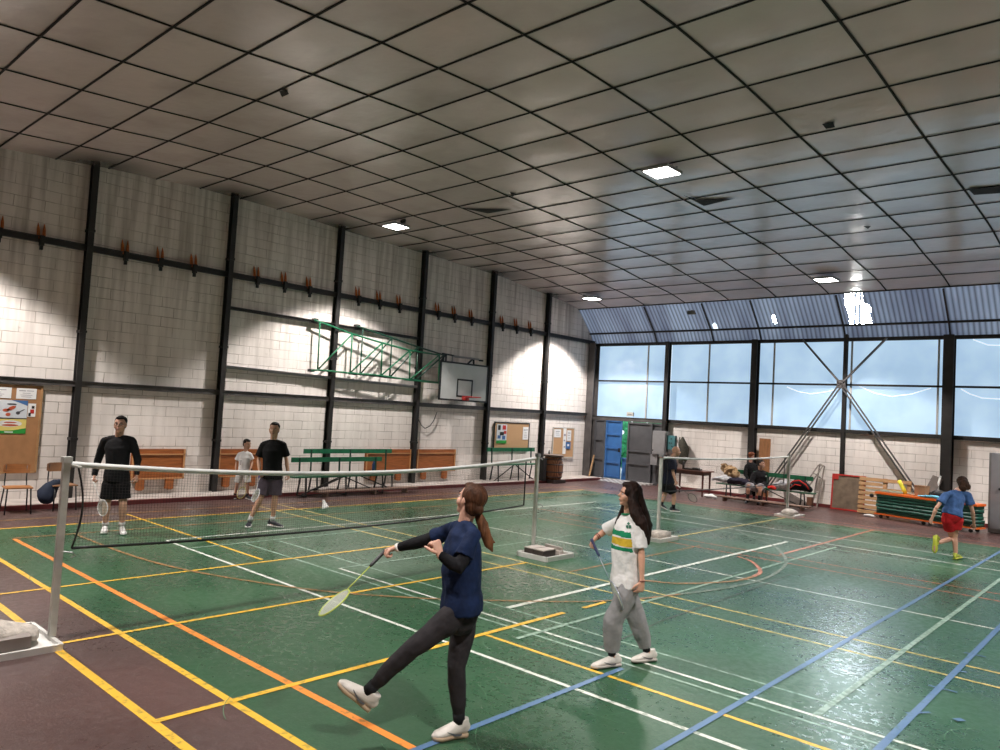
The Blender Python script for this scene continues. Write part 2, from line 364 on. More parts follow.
# walls
bm = nb(); quad(bm, (XL, YF, 0), (XL, YB, 0), (XL, YB, 7.2), (XL, YF, 7.2)); box(bm, (XL-.11, (YF+YB)/2, 3.6), (.2, YB-YF, 7.2)); struct('wall_left', bm, M_WL)
bm = nb(); box(bm, ((-12.85+XR)/2, YB+.1, 1.1), (XR+12.85, .2, 2.2)); struct('wall_back', bm, M_WB)
bm = nb(); box(bm, (XR+.1, (YF+YB)/2, 3.6), (.2, YB-YF, 7.2)); struct('wall_right', bm, M_WL)
bm = nb(); box(bm, ((XL+XR)/2, YF-.1, 3.6), (XR-XL, .2, 7.2)); struct('wall_front', bm, M_WB)
bm = nb(); box(bm, (-5, 42, -.06), (90, 38.6, .1)); struct('ground_outside', bm, mat('yard', (.22, .24, .20), .9))
# ---- suspended ceiling, a sagging sheet of tiles
PROF = [(-3.2, 6.0), (0, 6.25), (2.6, 6.44), (3.57, 6.50), (4.52, 6.57), (5.47, 6.655), (6.42, 6.70), (7.38, 6.75), (8.33, 6.755), (9.28, 6.745),
        (10.23, 6.71), (11.2, 6.66), (13.1, 6.615), (15.0, 6.59), (16.9, 6.53), (17.85, 6.47), (18.8, 6.36), (19.75, 6.285), (20.7, 6.20), (21.55, 6.05)]
def prof(y):
    for (a, za), (b, zb) in zip(PROF, PROF[1:]):
        if y <= b: return za+(zb-za)*(y-a)/(b-a)
    return PROF[-1][1]
def zc(x, y): return prof(y)
TX, TY = 1.49, .952
xs0, ys0 = -14.72-TX, 4.52-TY*8
m = bpy.data.materials.new('ceiling_tile'); m.use_nodes = True; t = m.node_tree; b = t.nodes['Principled BSDF']
tcn = N(t, 'ShaderNodeTexCoord'); sp = N(t, 'ShaderNodeSeparateXYZ'); t.links.new(tcn.outputs['Object'], sp.inputs[0])
fx = math_n(t, 'FLOOR', math_n(t, 'DIVIDE', math_n(t, 'SUBTRACT', sp.outputs[0], xs0), TX)); fy = math_n(t, 'FLOOR', math_n(t, 'DIVIDE', math_n(t, 'SUBTRACT', sp.outputs[1], ys0), TY))
cb = N(t, 'ShaderNodeCombineXYZ'); t.links.new(fx, cb.inputs[0]); t.links.new(fy, cb.inputs[1])
wn = N(t, 'ShaderNodeTexWhiteNoise'); wn.noise_dimensions = '3D'; t.links.new(cb.outputs[0], wn.inputs['Vector'])
c = mix_n(t, wn.outputs['Value'], (.51, .430, .412), (.61, .520, .500))
n1 = N(t, 'ShaderNodeTexNoise', i_Scale=.9, i_Detail=6.0); t.links.new(tcn.outputs['Object'], n1.inputs['Vector'])
r1 = N(t, 'ShaderNodeMapRange'); r1.inputs[1].default_value = .5; r1.inputs[2].default_value = .75; r1.inputs[4].default_value = .5; t.links.new(n1.outputs['Fac'], r1.inputs[0])
c = mix_n(t, r1.outputs[0], c, (.38, .31, .28))
dy_ = math_n(t, 'PINGPONG', math_n(t, 'ADD', sp.outputs[1], 29.78), 1.4575)     # darker round each column head
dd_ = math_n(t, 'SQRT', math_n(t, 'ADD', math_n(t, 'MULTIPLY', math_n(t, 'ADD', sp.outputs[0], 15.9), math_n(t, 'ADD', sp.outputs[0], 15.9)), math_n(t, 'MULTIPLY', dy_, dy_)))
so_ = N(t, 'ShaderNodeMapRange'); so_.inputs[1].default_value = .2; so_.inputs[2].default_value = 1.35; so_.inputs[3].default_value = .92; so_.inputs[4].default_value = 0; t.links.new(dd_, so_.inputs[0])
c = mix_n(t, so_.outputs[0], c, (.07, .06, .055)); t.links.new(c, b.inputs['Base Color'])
b.inputs['Roughness'].default_value = .22; b.inputs['Specular IOR Level'].default_value = .9
n2 = N(t, 'ShaderNodeTexNoise', i_Scale=5.0, i_Detail=2.0); t.links.new(tcn.outputs['Object'], n2.inputs['Vector'])
bp = N(t, 'ShaderNodeBump', i_Strength=.35, i_Distance=.02); t.links.new(n2.outputs['Fac'], bp.inputs['Height']); t.links.new(bp.outputs[0], b.inputs['Normal'])
M_CEIL = m
M_BAR = mat('ceiling_bar', (.030, .027, .026), .9, 0, spec=.1)
bm = nb(); nx = int((XR-xs0)/TX)+1; ny = int((21.55-ys0)/TY)
rnd = random.Random(3)
for i in range(nx):
    for j in range(ny+1):
        x0, x1 = xs0+i*TX, xs0+(i+1)*TX; y0, y1 = ys0+j*TY, min(ys0+(j+1)*TY, 21.55)
        if y1 < YF or x0 > XR: continue
        x0 = max(x0, XL-.02)
        sag = rnd.uniform(.004, .022); tx = rnd.uniform(-.006, .006)
        S = 4; g = [[None]*(S+1) for _ in range(S+1)]
        for a in range(S+1):
            for c2 in range(S+1):
                u, v2 = a/S, c2/S; x = x0+(x1-x0)*u; y = y0+(y1-y0)*v2
                g[a][c2] = bm.verts.new((x, y, zc(x, y) - sag*math.sin(math.pi*u)*math.sin(math.pi*v2) + tx*math.sin(math.pi*v2)*math.sin(math.pi*u)))
        for a in range(S):
            for c2 in range(S):
                f = bm.faces.new((g[a][c2], g[a][c2+1], g[a+1][c2+1], g[a+1][c2])); f.smooth = True
def rib(p0, p1, wd, axis):
    n = 40; pr_ = None
    for i in range(n+1):
        x = p0[0]+(p1[0]-p0[0])*i/n; y = p0[1]+(p1[1]-p0[1])*i/n; z = zc(x, y)-.006
        d = V((wd/2, 0, 0)) if axis == 'y' else V((0, wd/2, 0)); P = V((x, y, z)); h = V((0, 0, .010))
        r_ = [bm.verts.new(q) for q in (P-d, P-d-h, P+d-h, P+d)]
        if pr_:
            for k in range(3): bm.faces.new((pr_[k], pr_[k+1], r_[k+1], r_[k])).material_index = 1
        pr_ = r_
for j in range(ny+1):
    y = ys0+j*TY
    if y > YF: rib((XL, y), (XR, y), .028, 'x')
for i in range(nx+1):
    x = xs0+i*TX
    if XL < x < XR: rib((x, YF), (x, 21.55), .030, 'y')
# gaps where tiles have slipped
def gap(pts, mi=2):
    P = []
    for (px, py) in pts:
        z = 6.6
        for _ in range(8):
            q = FL(px, py, z); z = zc(q.x, q.y)-.03
        P.append(bm.verts.new((q.x, q.y, z)))
    f = bm.faces.new(P); f.material_index = mi
gap([(456, 207), (476, 209), (511, 209.5), (488, 213.5)]); gap([(683, 195), (698, 200), (735, 198.5), (704, 206)])
gap([(968, 189), (1010, 186), (1010, 192.5), (974, 195)]); gap([(822, 124), (833, 122), (835, 127), (826, 129)])
gap([(279, 91), (287, 90), (289, 94), (282, 97)]); gap([(510, 192), (517, 194), (512, 197)]); gap([(863, 226), (871, 226), (868, 229)])
for j in range(14):
    box(bm, (-2+j*.0, 21.56, 6.0), (.01, .01, .01), mi=1) if j == 0 else None
ceiling = struct('ceiling', bm, [M_CEIL, M_BAR, mat('ceiling_void', (.012, .011, .010), .9)], recalc=False)
bm = nb(); box(bm, ((XL+XR)/2, (YF+21.7)/2, 7.3), (XR-XL+.4, 21.7-YF+.2, .1)); struct('sky_block', bm, M_STEEL2)  # unseen slab added above the ceiling to keep sky light out
bm = nb(); bar(bm, (XL, 21.56, 6.06), (XR, 21.56, 6.06), .05, .07); struct('trim_3', bm, M_STEEL)
# ---- translucent corrugated gable strip with a torn hole
m = bpy.data.materials.new('corrugated_sheet'); m.use_nodes = True; t = m.node_tree; b = t.nodes['Principled BSDF']
tcn = N(t, 'ShaderNodeTexCoord'); mp = N(t, 'ShaderNodeMapping'); mp.inputs['Scale'].default_value = (1.4, .25, .25); t.links.new(tcn.outputs['Object'], mp.inputs[0])
n1 = N(t, 'ShaderNodeTexNoise', i_Scale=1.0, i_Detail=4.0); t.links.new(mp.outputs[0], n1.inputs['Vector'])
r1 = N(t, 'ShaderNodeMapRange'); r1.inputs[1].default_value = .35; r1.inputs[2].default_value = .65; t.links.new(n1.outputs['Fac'], r1.inputs[0])
col = mix_n(t, r1.outputs[0], (.16, .20, .30), (.30, .38, .52))
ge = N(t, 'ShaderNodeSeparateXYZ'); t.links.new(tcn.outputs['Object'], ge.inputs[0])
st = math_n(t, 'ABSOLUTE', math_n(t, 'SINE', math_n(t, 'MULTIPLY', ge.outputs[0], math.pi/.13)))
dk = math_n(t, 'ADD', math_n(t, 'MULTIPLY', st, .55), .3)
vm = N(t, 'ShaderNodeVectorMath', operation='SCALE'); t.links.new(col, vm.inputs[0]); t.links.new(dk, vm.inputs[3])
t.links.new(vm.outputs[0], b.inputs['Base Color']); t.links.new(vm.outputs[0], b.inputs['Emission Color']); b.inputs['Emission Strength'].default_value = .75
b.inputs['Roughness'].default_value = .4; M_CORR = m
bm = nb(); A, Bp, Cc = V((0, 21.55, 6.06)), V((0, 22.36, 5.24)), V((0, 22.62, 4.86))
def corr_pt(x, s):
    P = A.lerp(Bp, s/.7) if s < .7 else Bp.lerp(Cc, (s-.7)/.3)
    return V((x, P.y, P.z+.028*abs(math.sin(math.pi*x/.13))))
hole = [(845, 291), (848, 287), (857, 284), (862, 288), (863, 305), (867, 303), (871, 309), (870, 314), (872, 323), (850, 324), (848, 310), (845, 306)]
hpoly = [BW(px, py, 22.0) for px, py in hole]; holes = [[(p.x, p.z) for p in hpoly],
     [(BW(px, py, 22.0).x, BW(px, py, 22.0).z) for px, py in ((712, 325), (715, 322), (718, 328), (714, 329))],
     [(BW(px, py, 22.0).x, BW(px, py, 22.0).z) for px, py in ((771, 317), (774, 315), (777, 323), (773, 322))]]
def inpoly(x, z, P):
    c = False
    for i in range(len(P)):
        (x1, z1), (x2, z2) = P[i], P[i-1]
        if (z1 > z) != (z2 > z) and x < (x2-x1)*(z-z1)/(z2-z1)+x1: c = not c
    return c
NX = int((XR-XL)/.0325); NS = 26; prev = None
for i in range(NX+1):
    x = XL+(XR-XL)*i/NX; ring = [bm.verts.new(corr_pt(x, s/NS)) for s in range(NS+1)]
    if prev:
        for s in range(NS):
            cx = x-.016; cz = corr_pt(x, (s+.5)/NS)
            P = cz; sc_ = 22.0/P.y                      # compare along the sight line from the court
            qx, qz = cx*sc_, EYE+(P.z-EYE)*sc_
            if any(inpoly(qx, qz, h) for h in holes): continue
            bm.faces.new((prev[s], prev[s+1], ring[s+1], ring[s]))
    prev = ring
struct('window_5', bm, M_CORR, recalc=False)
bm = nb(); bar(bm, (XL, 22.34, 5.24), (XR, 22.34, 5.24), .06, .06); bar(bm, (XL, 22.55, 4.85), (XR, 22.55, 4.85), .12, .1)
for X in (-13.3, -11.2, -9.6, -7.1, -4.45, -2.2, 0, 2.3): bar(bm, (X, 21.6, 6.0), (X, 22.36, 5.20), .04, .05); bar(bm, (X, 22.36, 5.2), (X, 22.58, 4.85), .04, .05)
struct('trim_4', bm, M_STEEL)
# ---- frosted windows
m = bpy.data.materials.new('frosted_pane'); m.use_nodes = True; t = m.node_tree; b = t.nodes['Principled BSDF']
tcn = N(t, 'ShaderNodeTexCoord'); n1 = N(t, 'ShaderNodeTexNoise', i_Scale=.9, i_Detail=4.0); t.links.new(tcn.outputs['Object'], n1.inputs['Vector'])
r1 = N(t, 'ShaderNodeMapRange'); r1.inputs[1].default_value = .36; r1.inputs[2].default_value = .6; t.links.new(n1.outputs['Fac'], r1.inputs[0])
col = mix_n(t, r1.outputs[0], (.38, .56, .76), (.50, .69, .88)); t.links.new(col, b.inputs['Emission Color']); b.inputs['Emission Strength'].default_value = .92
b.inputs['Base Color'].default_value = (.18, .24, .30, 1); b.inputs['Roughness'].default_value = .12
n2 = N(t, 'ShaderNodeTexNoise', i_Scale=1.1, i_Detail=1.0); t.links.new(tcn.outputs['Object'], n2.inputs['Vector'])
bp = N(t, 'ShaderNodeBump', i_Strength=.6, i_Distance=.12); t.links.new(n2.outputs['Fac'], bp.inputs['Height']); t.links.new(bp.outputs[0], b.inputs['Normal'])
M_PANE = m; M_MULL = mat('pale_mullion', (.45, .44, .42), .5)
bays = [(-15.82, -12.80, [-13.66]), (-12.76, -9.74, [-11.36]), (-9.70, -4.45, [-9.2, -6.93, -4.72]), (-4.41, XR, [-1.8, .7, 2.9])]
for k, (x0, x1, ms) in enumerate(bays):
    e = bpy.data.objects.new('window_%d' % (k+1), None); COL.objects.link(e); e['kind'] = 'structure'; e.location = ((x0+x1)/2, 22.6, 2.2)
    cuts = [x0]+ms+[x1]
    for a, c2 in zip(cuts, cuts[1:]):
        for z0, z1 in ((2.25, 3.52), (3.56, 4.82)):
            bm = nb(); box(bm, ((a+c2)/2, 22.66, (z0+z1)/2), (c2-a-.01, .012, z1-z0)); obj('pane', bm, M_PANE, e)
    bm = nb(); box(bm, ((x0+x1)/2, 22.6, 3.54), (x1-x0, .07, .055)); box(bm, ((x0+x1)/2, 22.56, 2.2), (x1-x0, .12, .11)); obj('window_frame', bm, M_STEEL, e)
    for a in ms:
        bm = nb(); box(bm, (a, 22.63, 3.52), (.05, .035, 2.6)); obj('mullion', bm, M_MULL, e)
for par, px in ((2, ((859, 386), (874, 393), (892, 396.6), (912, 394), (931, 388))), (2, ((787, 387), (798, 391.5), (811, 394), (826, 392), (838, 389))), (3, ((961, 389), (970, 394), (982, 398), (1000, 399), (1016, 395))), (3, ((973, 339.5), (988, 345), (1003, 345.5), (1018, 342)))):  # curved reflections on the panes, drawn as glowing tubes
    bm = nb(); tube(bm, [BW(a, c2, 22.645) for a, c2 in px], .011, 6); obj('glint_arc', bm, mat('glint_glow', (.8, .85, .9), .3, em=(.85, .93, 1), es=.9), bpy.data.objects['window_%d' % (par+1)], True)
# ---- steel frame: columns and rails
ti = 5
def hcol(x, y, w_, d_, z1, axis='X', mt=None, z0=0):
    global ti
    bm = nb(); t_ = .02
    if axis == 'X':     # flanges face +X
        for s in (-1, 1): box(bm, (x+s*d_/2, y, (z0+z1)/2), (t_, w_, z1-z0))
        box(bm, (x, y, (z0+z1)/2), (d_, t_, z1-z0))
        for zz in (1.2, 3.3, 5.3):
            if zz < z1: box(bm, (x, y, zz), (d_+.05, w_+.02, .05))
    else:
        for s in (-1, 1): box(bm, (x, y+s*d_/2, (z0+z1)/2), (w_, t_, z1-z0))
        box(bm, (x, y, (z0+z1)/2), (t_, d_, z1-z0))
        if w_ > .15: box(bm, (x, y, z0+.02), (w_+.08, d_+.08, .03))
    struct('trim_%d' % ti, bm, mt or M_STEEL2); ti += 1
for y in (-.7, 2.25, 5.2, 8.15, 11.1, 14.0, 16.93, 19.72): hcol(-15.90, y, .11, .15, zc(-16, y)+.02, 'X', M_STEEL)
hcol(-15.82, 22.42, .30, .3, 4.9, 'Y')
hcol(-12.78, 22.45, .14, .18, 4.9, 'Y', M_STEEL); hcol(-9.72, 22.45, .19, .22, 4.9, 'Y', M_STEEL); hcol(-4.43, 22.42, .25, .26, 4.9, 'Y', M_STEEL)
hcol(-7.06, 22.5, .1, .1, 5.0, 'Y', M_STEEL); hcol(.9, 22.42, .27, .28, 4.9, 'Y', M_STEEL)
def rail(p, q, w_, h_, mt=M_STEEL2):
    global ti
    bm = nb(); bar(bm, p, q, w_, h_); bar(bm, V(p)+V((0, 0, h_/2)), V(q)+V((0, 0, h_/2)), w_*1.8, .012); struct('trim_%d' % ti, bm, mt); ti += 1
rail((-15.95, YF, 4.97), (-15.95, YB, 4.93), .09, .11, M_STEEL); rail((-15.95, YF, 2.27), (-15.95, YB, 2.27), .08, .11)
rail((-15.93, 8.15, 4.2), (-15.93, 14.0, 4.13), .09, .06, M_STEEL); rail((-15.93, 8.15, 2.86), (-15.93, 14.0, 2.76), .10, .06, M_GREYM)
# X bracing in the back bay: double angles
bm = nb(); c0 = V((-7.12, 22.36, 3.55))
for e_, s in (((-8.25, 22.36, 4.85), .08), ((-5.95, 22.36, 4.85), .08)):
    bar(bm, c0, e_, .045, .09, up=(0, 1, 0))
for ex in (-9.25, -4.75):
    for dx in (-.05, .05): bar(bm, c0+V((dx, 0, 0)), (ex+dx, 22.3, .2), .03, .07, up=(0, 1, 0))
box(bm, c0, (.24, .03, .24)); struct('trim_%d' % ti, bm, M_STEEL2); ti += 1
# ---- big grey door with a blue leaf standing ajar
e = bpy.data.objects.new('door_1', None); COL.objects.link(e); e['kind'] = 'structure'; e.location = (-14.3, 22.5, 0)
def leaf(name, x0, x1, z0, z1, mt, rails, y=22.5):
    bm = nb(); box(bm, ((x0+x1)/2, y, (z0+z1)/2), (x1-x0, .03, z1-z0)); 
    for xx in (x0+.03, x1-.03): box(bm, (xx, y-.03, (z0+z1)/2), (.06, .04, z1-z0))
    for zz in rails: box(bm, ((x0+x1)/2, y-.03, zz), (x1-x0, .045, .05))
    bevel(bm, .004, 1); return obj(name, bm, mt, e)
leaf('door_leaf', -15.66, -15.2, .05, 2.13, M_DOORG, (.08, .72, 1.4, 2.1))
bl = leaf('blue_leaf', -15.16, -14.5, .06, 2.13, M_DOORB, (.12, .62, 1.13, 1.62, 2.1)); bl['label'] = 'blue painted door leaf'
bm = nb(); box(bm, (-14.55, 22.44, 1.08), (.07, .03, .14)); obj('latch', bm, M_BLACK, e)
bm = nb(); box(bm, (-14.33, 22.55, .42), (.3, .03, .78)); box(bm, (-14.33, 22.52, .8), (.3, .05, .05)); box(bm, (-14.36, 22.5, .45), (.1, .03, .3)); obj('blue_lower_panel', bm, M_DOORB, e)
leaf('sliding_panel', -14.2, -13.22, .04, 2.1, M_DOORG, (.08, .66, 1.1, 2.06), 22.42)
leaf('door_leaf', -13.30, -12.80, .04, 2.1, M_DOORG, (.08, .5, 1.7, 2.06), 22.48)
bm = nb(); box(bm, (-14.3, 22.5, 2.16), (3.1, .12, .10)); box(bm, (-14.3, 22.47, .025), (3.0, .2, .04)); box(bm, (-15.7, 22.5, 1.1), (.06, .1, 2.15)); obj('door_frame', bm, M_STEEL2, e)
# chequer plate ramp at the door
bm = nb(); a = [FL(597, 480), FL(601, 478.5), FL(640, 489), FL(618, 490.5)]
quad(bm, *[(p.x, p.y, z) for p, z in zip(a, (.012, .05, .05, .012))]); 
P = [V((-14.95, 21.75, .012)), V((-14.95, 22.38, .06)), V((-13.1, 22.38, .06)), V((-13.25, 21.35, .012))]
bm.free(); bm = nb(); vs = [bm.verts.new(p) for p in P]+[bm.verts.new(p-V((0, 0, .012+(p.z-.012)))) for p in P]
for q in ((0, 1, 2, 3), (7, 6, 5, 4), (0, 4, 5, 1), (1, 5, 6, 2), (2, 6, 7, 3), (3, 7, 4, 0)): bm.faces.new([vs[i] for i in q])
m = bpy.data.materials.new('chequer_plate'); m.use_nodes = True; t = m.node_tree; b = t.nodes['Principled BSDF']
tcn = N(t, 'ShaderNodeTexCoord'); ck = N(t, 'ShaderNodeTexChecker', i_Scale=9.0); ck.inputs[1].default_value = (.62, .6, .58, 1); ck.inputs[2].default_value = (.28, .26, .25, 1)
t.links.new(tcn.outputs['Object'], ck.inputs[0]); t.links.new(ck.outputs[0], b.inputs['Base Color']); b.inputs['Metallic'].default_value = .3; b.inputs['Roughness'].default_value = .45
tag(obj('door_ramp', bm, m, loc=(-14.0, 21.9, 0)), 'chequered metal ramp plate in front of the blue door', 'ramp')
# outside the door: shrubbery
bm = nb()
for k in range(60):
    ell(bm, (random.uniform(-18, -14), random.uniform(26.2, 27.2), random.uniform(.2, 2.0)), (.3, .25, .28), sub=1)
for v in bm.verts: v.co += noise.noise_vector(v.co*5)*.15
tag(obj('hedge', bm, mat('hedge_leaves', (.05, .38, .14), .8, 0, .6, 12), loc=(-16, 26.5, 0)), 'green hedge outdoors seen through the gap of the door', 'hedge')

# ================================================================== LAMPS
where = {0: 'square white ceiling lamp nearest the left wall above the green truss', 1: 'small distant ceiling lamp at the far left corner near the sloped panels',
         2: 'largest ceiling lamp in view hanging in mid hall', 3: 'ceiling lamp hanging close to the bright torn hole in the gable'}
for i, (x, y, z) in enumerate(LAMPS):
    if i > 3 : continue
    L = thing('ceiling_lamp', where[i], 'ceiling lamp', (x, y, z), 'square ceiling lamps')
    s = .215 if i < 2 else .23
    bm = nb(); box(bm, (x, y, z+.03), (2*s+.05, 2*s+.05, .05)); box(bm, (x, y, z+.075), (s, s*.7, .05)); bevel(bm, .008, 1); obj('housing', bm, M_GREYM, L)
    bm = nb(); box(bm, (x, y, z+.002), (2*s, 2*s, .01)); obj('lens', bm, M_LENS, L)
    bm = nb()
    for dx in (-.15, .15): tube(bm, [(x+dx, y+.1, z+.05), (x+dx*.9, y+.1, zc(x, y)-.01)], .008, 6)
    bar(bm, (x-.24, y+.1, z+.09), (x+.24, y+.1, z+.09), .03, .02); obj('hanger', bm, M_GREYM, L)
    if i == 0:
        bm = nb(); ell(bm, (x+.22, y+.05, z+.14), (.05, .05, .05)); ell(bm, (x+.08, y+.12, z+.15), (.05, .05, .05)); obj('sensor', bm, M_BLACK, L, True)

# ================================================================== LEFT WALL FURNITURE
bps = [(0, 228), (42, 239), (126, 256), (161, 264), (194.6, 271), (257.6, 282), (285, 287), (310, 291), (359, 301), (380, 305.5), (400, 309.5), (438.6, 318), (455, 321.5), (472, 325), (503, 331), (517, 334), (531, 336.5)]
Bk = thing('wall_bracket', 'rusty clip with two orange prongs on the upper beam of the left wall', 'bracket', (-15.87, 0, 5.0), 'rusty beam clips')
bm = nb(); box(bm, (-15.87, 0, 4.93), (.10, .07, .19)); box(bm, (-15.87, 0, 4.80), (.06, .05, .09)); obj('clip', bm, M_STEEL, Bk)
bm = nb()
for s in (-1, 1): loft(bm, [(-15.93, s*.045, 4.98), (-15.96, s*.05, 5.16), (-15.985, s*.055, 5.27)], [.032, .026, .006], n=6)
obj('rusty_prongs', bm, M_RUST, Bk)
for i, p in enumerate(bps):
    y = LW(*p, -15.87).y
    bay = ['at the far left edge', 'left of the first column'] + [a+b2 for b2 in (' above the man in all black', ' left of the green truss', ' above the green truss', ' above the backboard', ' beyond the backboard') for a in ('left clip', 'middle clip', 'right clip')]
    Bk_ = Bk if i == 0 else copy_tree(Bk, (-15.87, y, 5.0))
    Bk_.location.y = y; Bk_['label'] = 'rusty clip on upper wall beam, ' + bay[i]
def rect_on_wall(bm, y0, y1, z0, z1, x, th=.012, mi=0): box(bm, (x, (y0+y1)/2, (z0+z1)/2), (th, abs(y1-y0), abs(z1-z0)), mi=mi)
def board(label, y0, y1, z0, z1, fm, x=-15.97, cork=None):
    T = thing('noticeboard', label, 'noticeboard', (x, (y0+y1)/2, z0))
    bm = nb(); rect_on_wall(bm, y0, y1, z0, z1, x, .02); obj('cork_panel', bm, cork or M_CORK, T)
    bm = nb(); fw = .035
    for a in (y0, y1): box(bm, (x+.008, a, (z0+z1)/2), (.03, fw, z1-z0+fw))
    for a in (z0, z1): box(bm, (x+.008, (y0+y1)/2, a), (.03, y1-y0, fw))
    bevel(bm, .004, 1); obj('frame', bm, fm, T); return T
M_FRW = mat('wood_frame', (.48, .27, .12), .5, 0, .3)
board('large cork noticeboard with a sports poster at the far left', 2.9, 4.62, .56, 2.17, M_FRW, cork=mat('brown_board', (.40, .20, .085), .7, 0, .15))
board('black framed cork noticeboard on the wall behind the far green bench', 17.4, 19.1, 1.03, 1.86, M_BLACK)
board('small cork noticeboard covered with papers right of the barrel', 20.42, 21.63, .72, 1.76, mat('white_edge', (.6, .57, .52), .5))
def sheet(name, label, cat, y0, y1, z0, z1, x, extra, mats, group=None):
    bm = nb(); rect_on_wall(bm, y0, y1, z0, z1, x, .004, 0)
    for (a, b2, c2, d, mi) in extra:      # fractions of the sheet
        rect_on_wall(bm, y0+(y1-y0)*a, y0+(y1-y0)*b2, z0+(z1-z0)*c2, z0+(z1-z0)*d, x+.003+mi*.0003, .002, mi)
    return tag(obj(name, bm, mats, loc=(x, (y0+y1)/2, z0)), label, cat, group)
lines = [(.12, .45, .72, .80, 1), (.5, .85, .74, .80, 1), (.3, .7, .52, .56, 1), (.2, .8, .34, .38, 1), (.25, .75, .18, .22, 1)]
GREYINK = mat('grey_ink', (.35, .34, .38), .7)
sheet('notice_sheet', 'white printed sheet at the top left of the large noticeboard', 'paper', 3.55, 4.12, 1.93, 2.13, -15.955, lines, [M_PAPER, GREYINK])
sheet('notice_sheet', 'white printed sheet at the top right corner of the large noticeboard', 'paper', 4.20, 4.53, 1.93, 2.13, -15.955, lines, [M_PAPER, GREYINK])
mp_ = [mat('poster_pale', (.66, .70, .74), .4), mat('poster_blue', (.06, .16, .38), .4), mat('poster_red', (.50, .10, .05), .4), mat('poster_yellow', (.75, .62, .18), .4), mat('poster_green', (.03, .30, .05), .4), M_WHITE, mat('poster_dark', (.06, .06, .07), .4)]
def poly_wall(bm, pts, x, mi):
    f = bm.faces.new([bm.verts.new((x, p[0], p[1])) for p in pts]); f.material_index = mi
bm = nb(); y0, y1, z0, z1 = 3.72, 4.40, 1.28, 1.90; X = -15.952
rect_on_wall(bm, y0, y1, z0, z1, X-.003, .004, 0)
u = lambda a, b2: (y0+(y1-y0)*a, z0+(z1-z0)*b2)
def blob(cx, cy, rx, ry, mi, dz, rot=0, n=14):
    pts = []
    for k in range(n):
        a = 2*math.pi*k/n; px, py = rx*math.cos(a), ry*math.sin(a)
        pts.append(u(cx+px*math.cos(rot)-py*math.sin(rot), cy+px*math.sin(rot)+py*math.cos(rot)))
    poly_wall(bm, pts, X+dz, mi)
poly_wall(bm, [u(0, 0), u(1, 0), u(1, .46), u(0, .46)], X+.001, 3); poly_wall(bm, [u(0, 0), u(1, 0), u(1, .17), u(.7, .10), u(.4, .08), u(0, .2)], X+.002, 4)
poly_wall(bm, [u(.6, 1), u(1, 1), u(1, .84), u(.8, .93)], X+.0015, 1); blob(.6, .3, .3, .1, 5, .0025); blob(.62, .25, .2, .03, 2, .003); blob(.62, .33, .16, .02, 2, .003)
blob(.62, .76, .12, .05, 2, .003, .6); blob(.5, .70, .09, .04, 2, .003, .2); blob(.62, .88, .12, .02, 6, .0031); blob(.55, .57, .06, .05, 2, .003); blob(.3, .68, .05, .06, 6, .003)
blob(.78, .62, .05, .05, 6, .003); blob(.85, .68, .11, .012, 6, .0032, .6); poly_wall(bm, [u(0, .44), u(1, .44), u(1, .47), u(0, .475)], X+.0033, 6)
poly_wall(bm, [u(.5, .03), u(.7, .03), u(.7, .06), u(.5, .06)], X+.0035, 5)
tag(obj('poster', bm, mp_, loc=(X, 4.05, 1.28)), 'colourful sports poster with a green lower edge on the large noticeboard', 'poster')
sheet('card', 'small printed card with a red patch beside the sports poster', 'card', 4.41, 4.54, 1.60, 1.85, -15.955, [(.3, .8, .25, .55, 1), (.45, .8, .62, .82, 2), (.1, .4, .05, .3, 2)], [M_PAPER, M_RED, M_BLACK])
sheet('poster', 'tall poster with green foot on the black framed noticeboard', 'poster', 17.5, 17.98, 1.19, 1.80, -15.95, [(0, 1, 0, .16, 4), (.1, .35, .7, .95, 3), (.55, .9, .72, .95, 2), (.3, .7, .42, .6, 3), (.1, .4, .25, .42, 1), (.55, .85, .2, .4, 1), (.7, .95, .5, .66, 2)], [mp_[0], mp_[1], M_RED, M_BLACK, mp_[4]])
sheet('notice_sheet', 'white typed sheet at the right of the black framed noticeboard', 'paper', 18.78, 19.06, 1.32, 1.74, -15.95, lines, [M_PAPER, GREYINK])
for (a, b2, c2, d, lb) in ((20.46, 20.84, 1.42, 1.70, 'left upper white paper on the small cork noticeboard'), (20.98, 21.16, .84, 1.74, 'tall narrow paper strip in the middle of the small cork noticeboard'), (21.2, 21.44, 1.30, 1.68, 'white paper at the upper right of the small cork noticeboard')):
    sheet('notice_sheet', lb, 'paper', a, b2, c2, d, -15.95, [(.2, .8, .7, .78, 1), (.2, .7, .5, .55, 1), (.3, .8, .25, .3, 1)], [M_PAPER, GREYINK])
sheet('leaflet', 'dark blue leaflet on the small cork noticeboard', 'leaflet', 21.14, 21.42, 1.02, 1.26, -15.94, [(.3, .7, .4, .7, 1)], [mp_[1], M_PAPER])
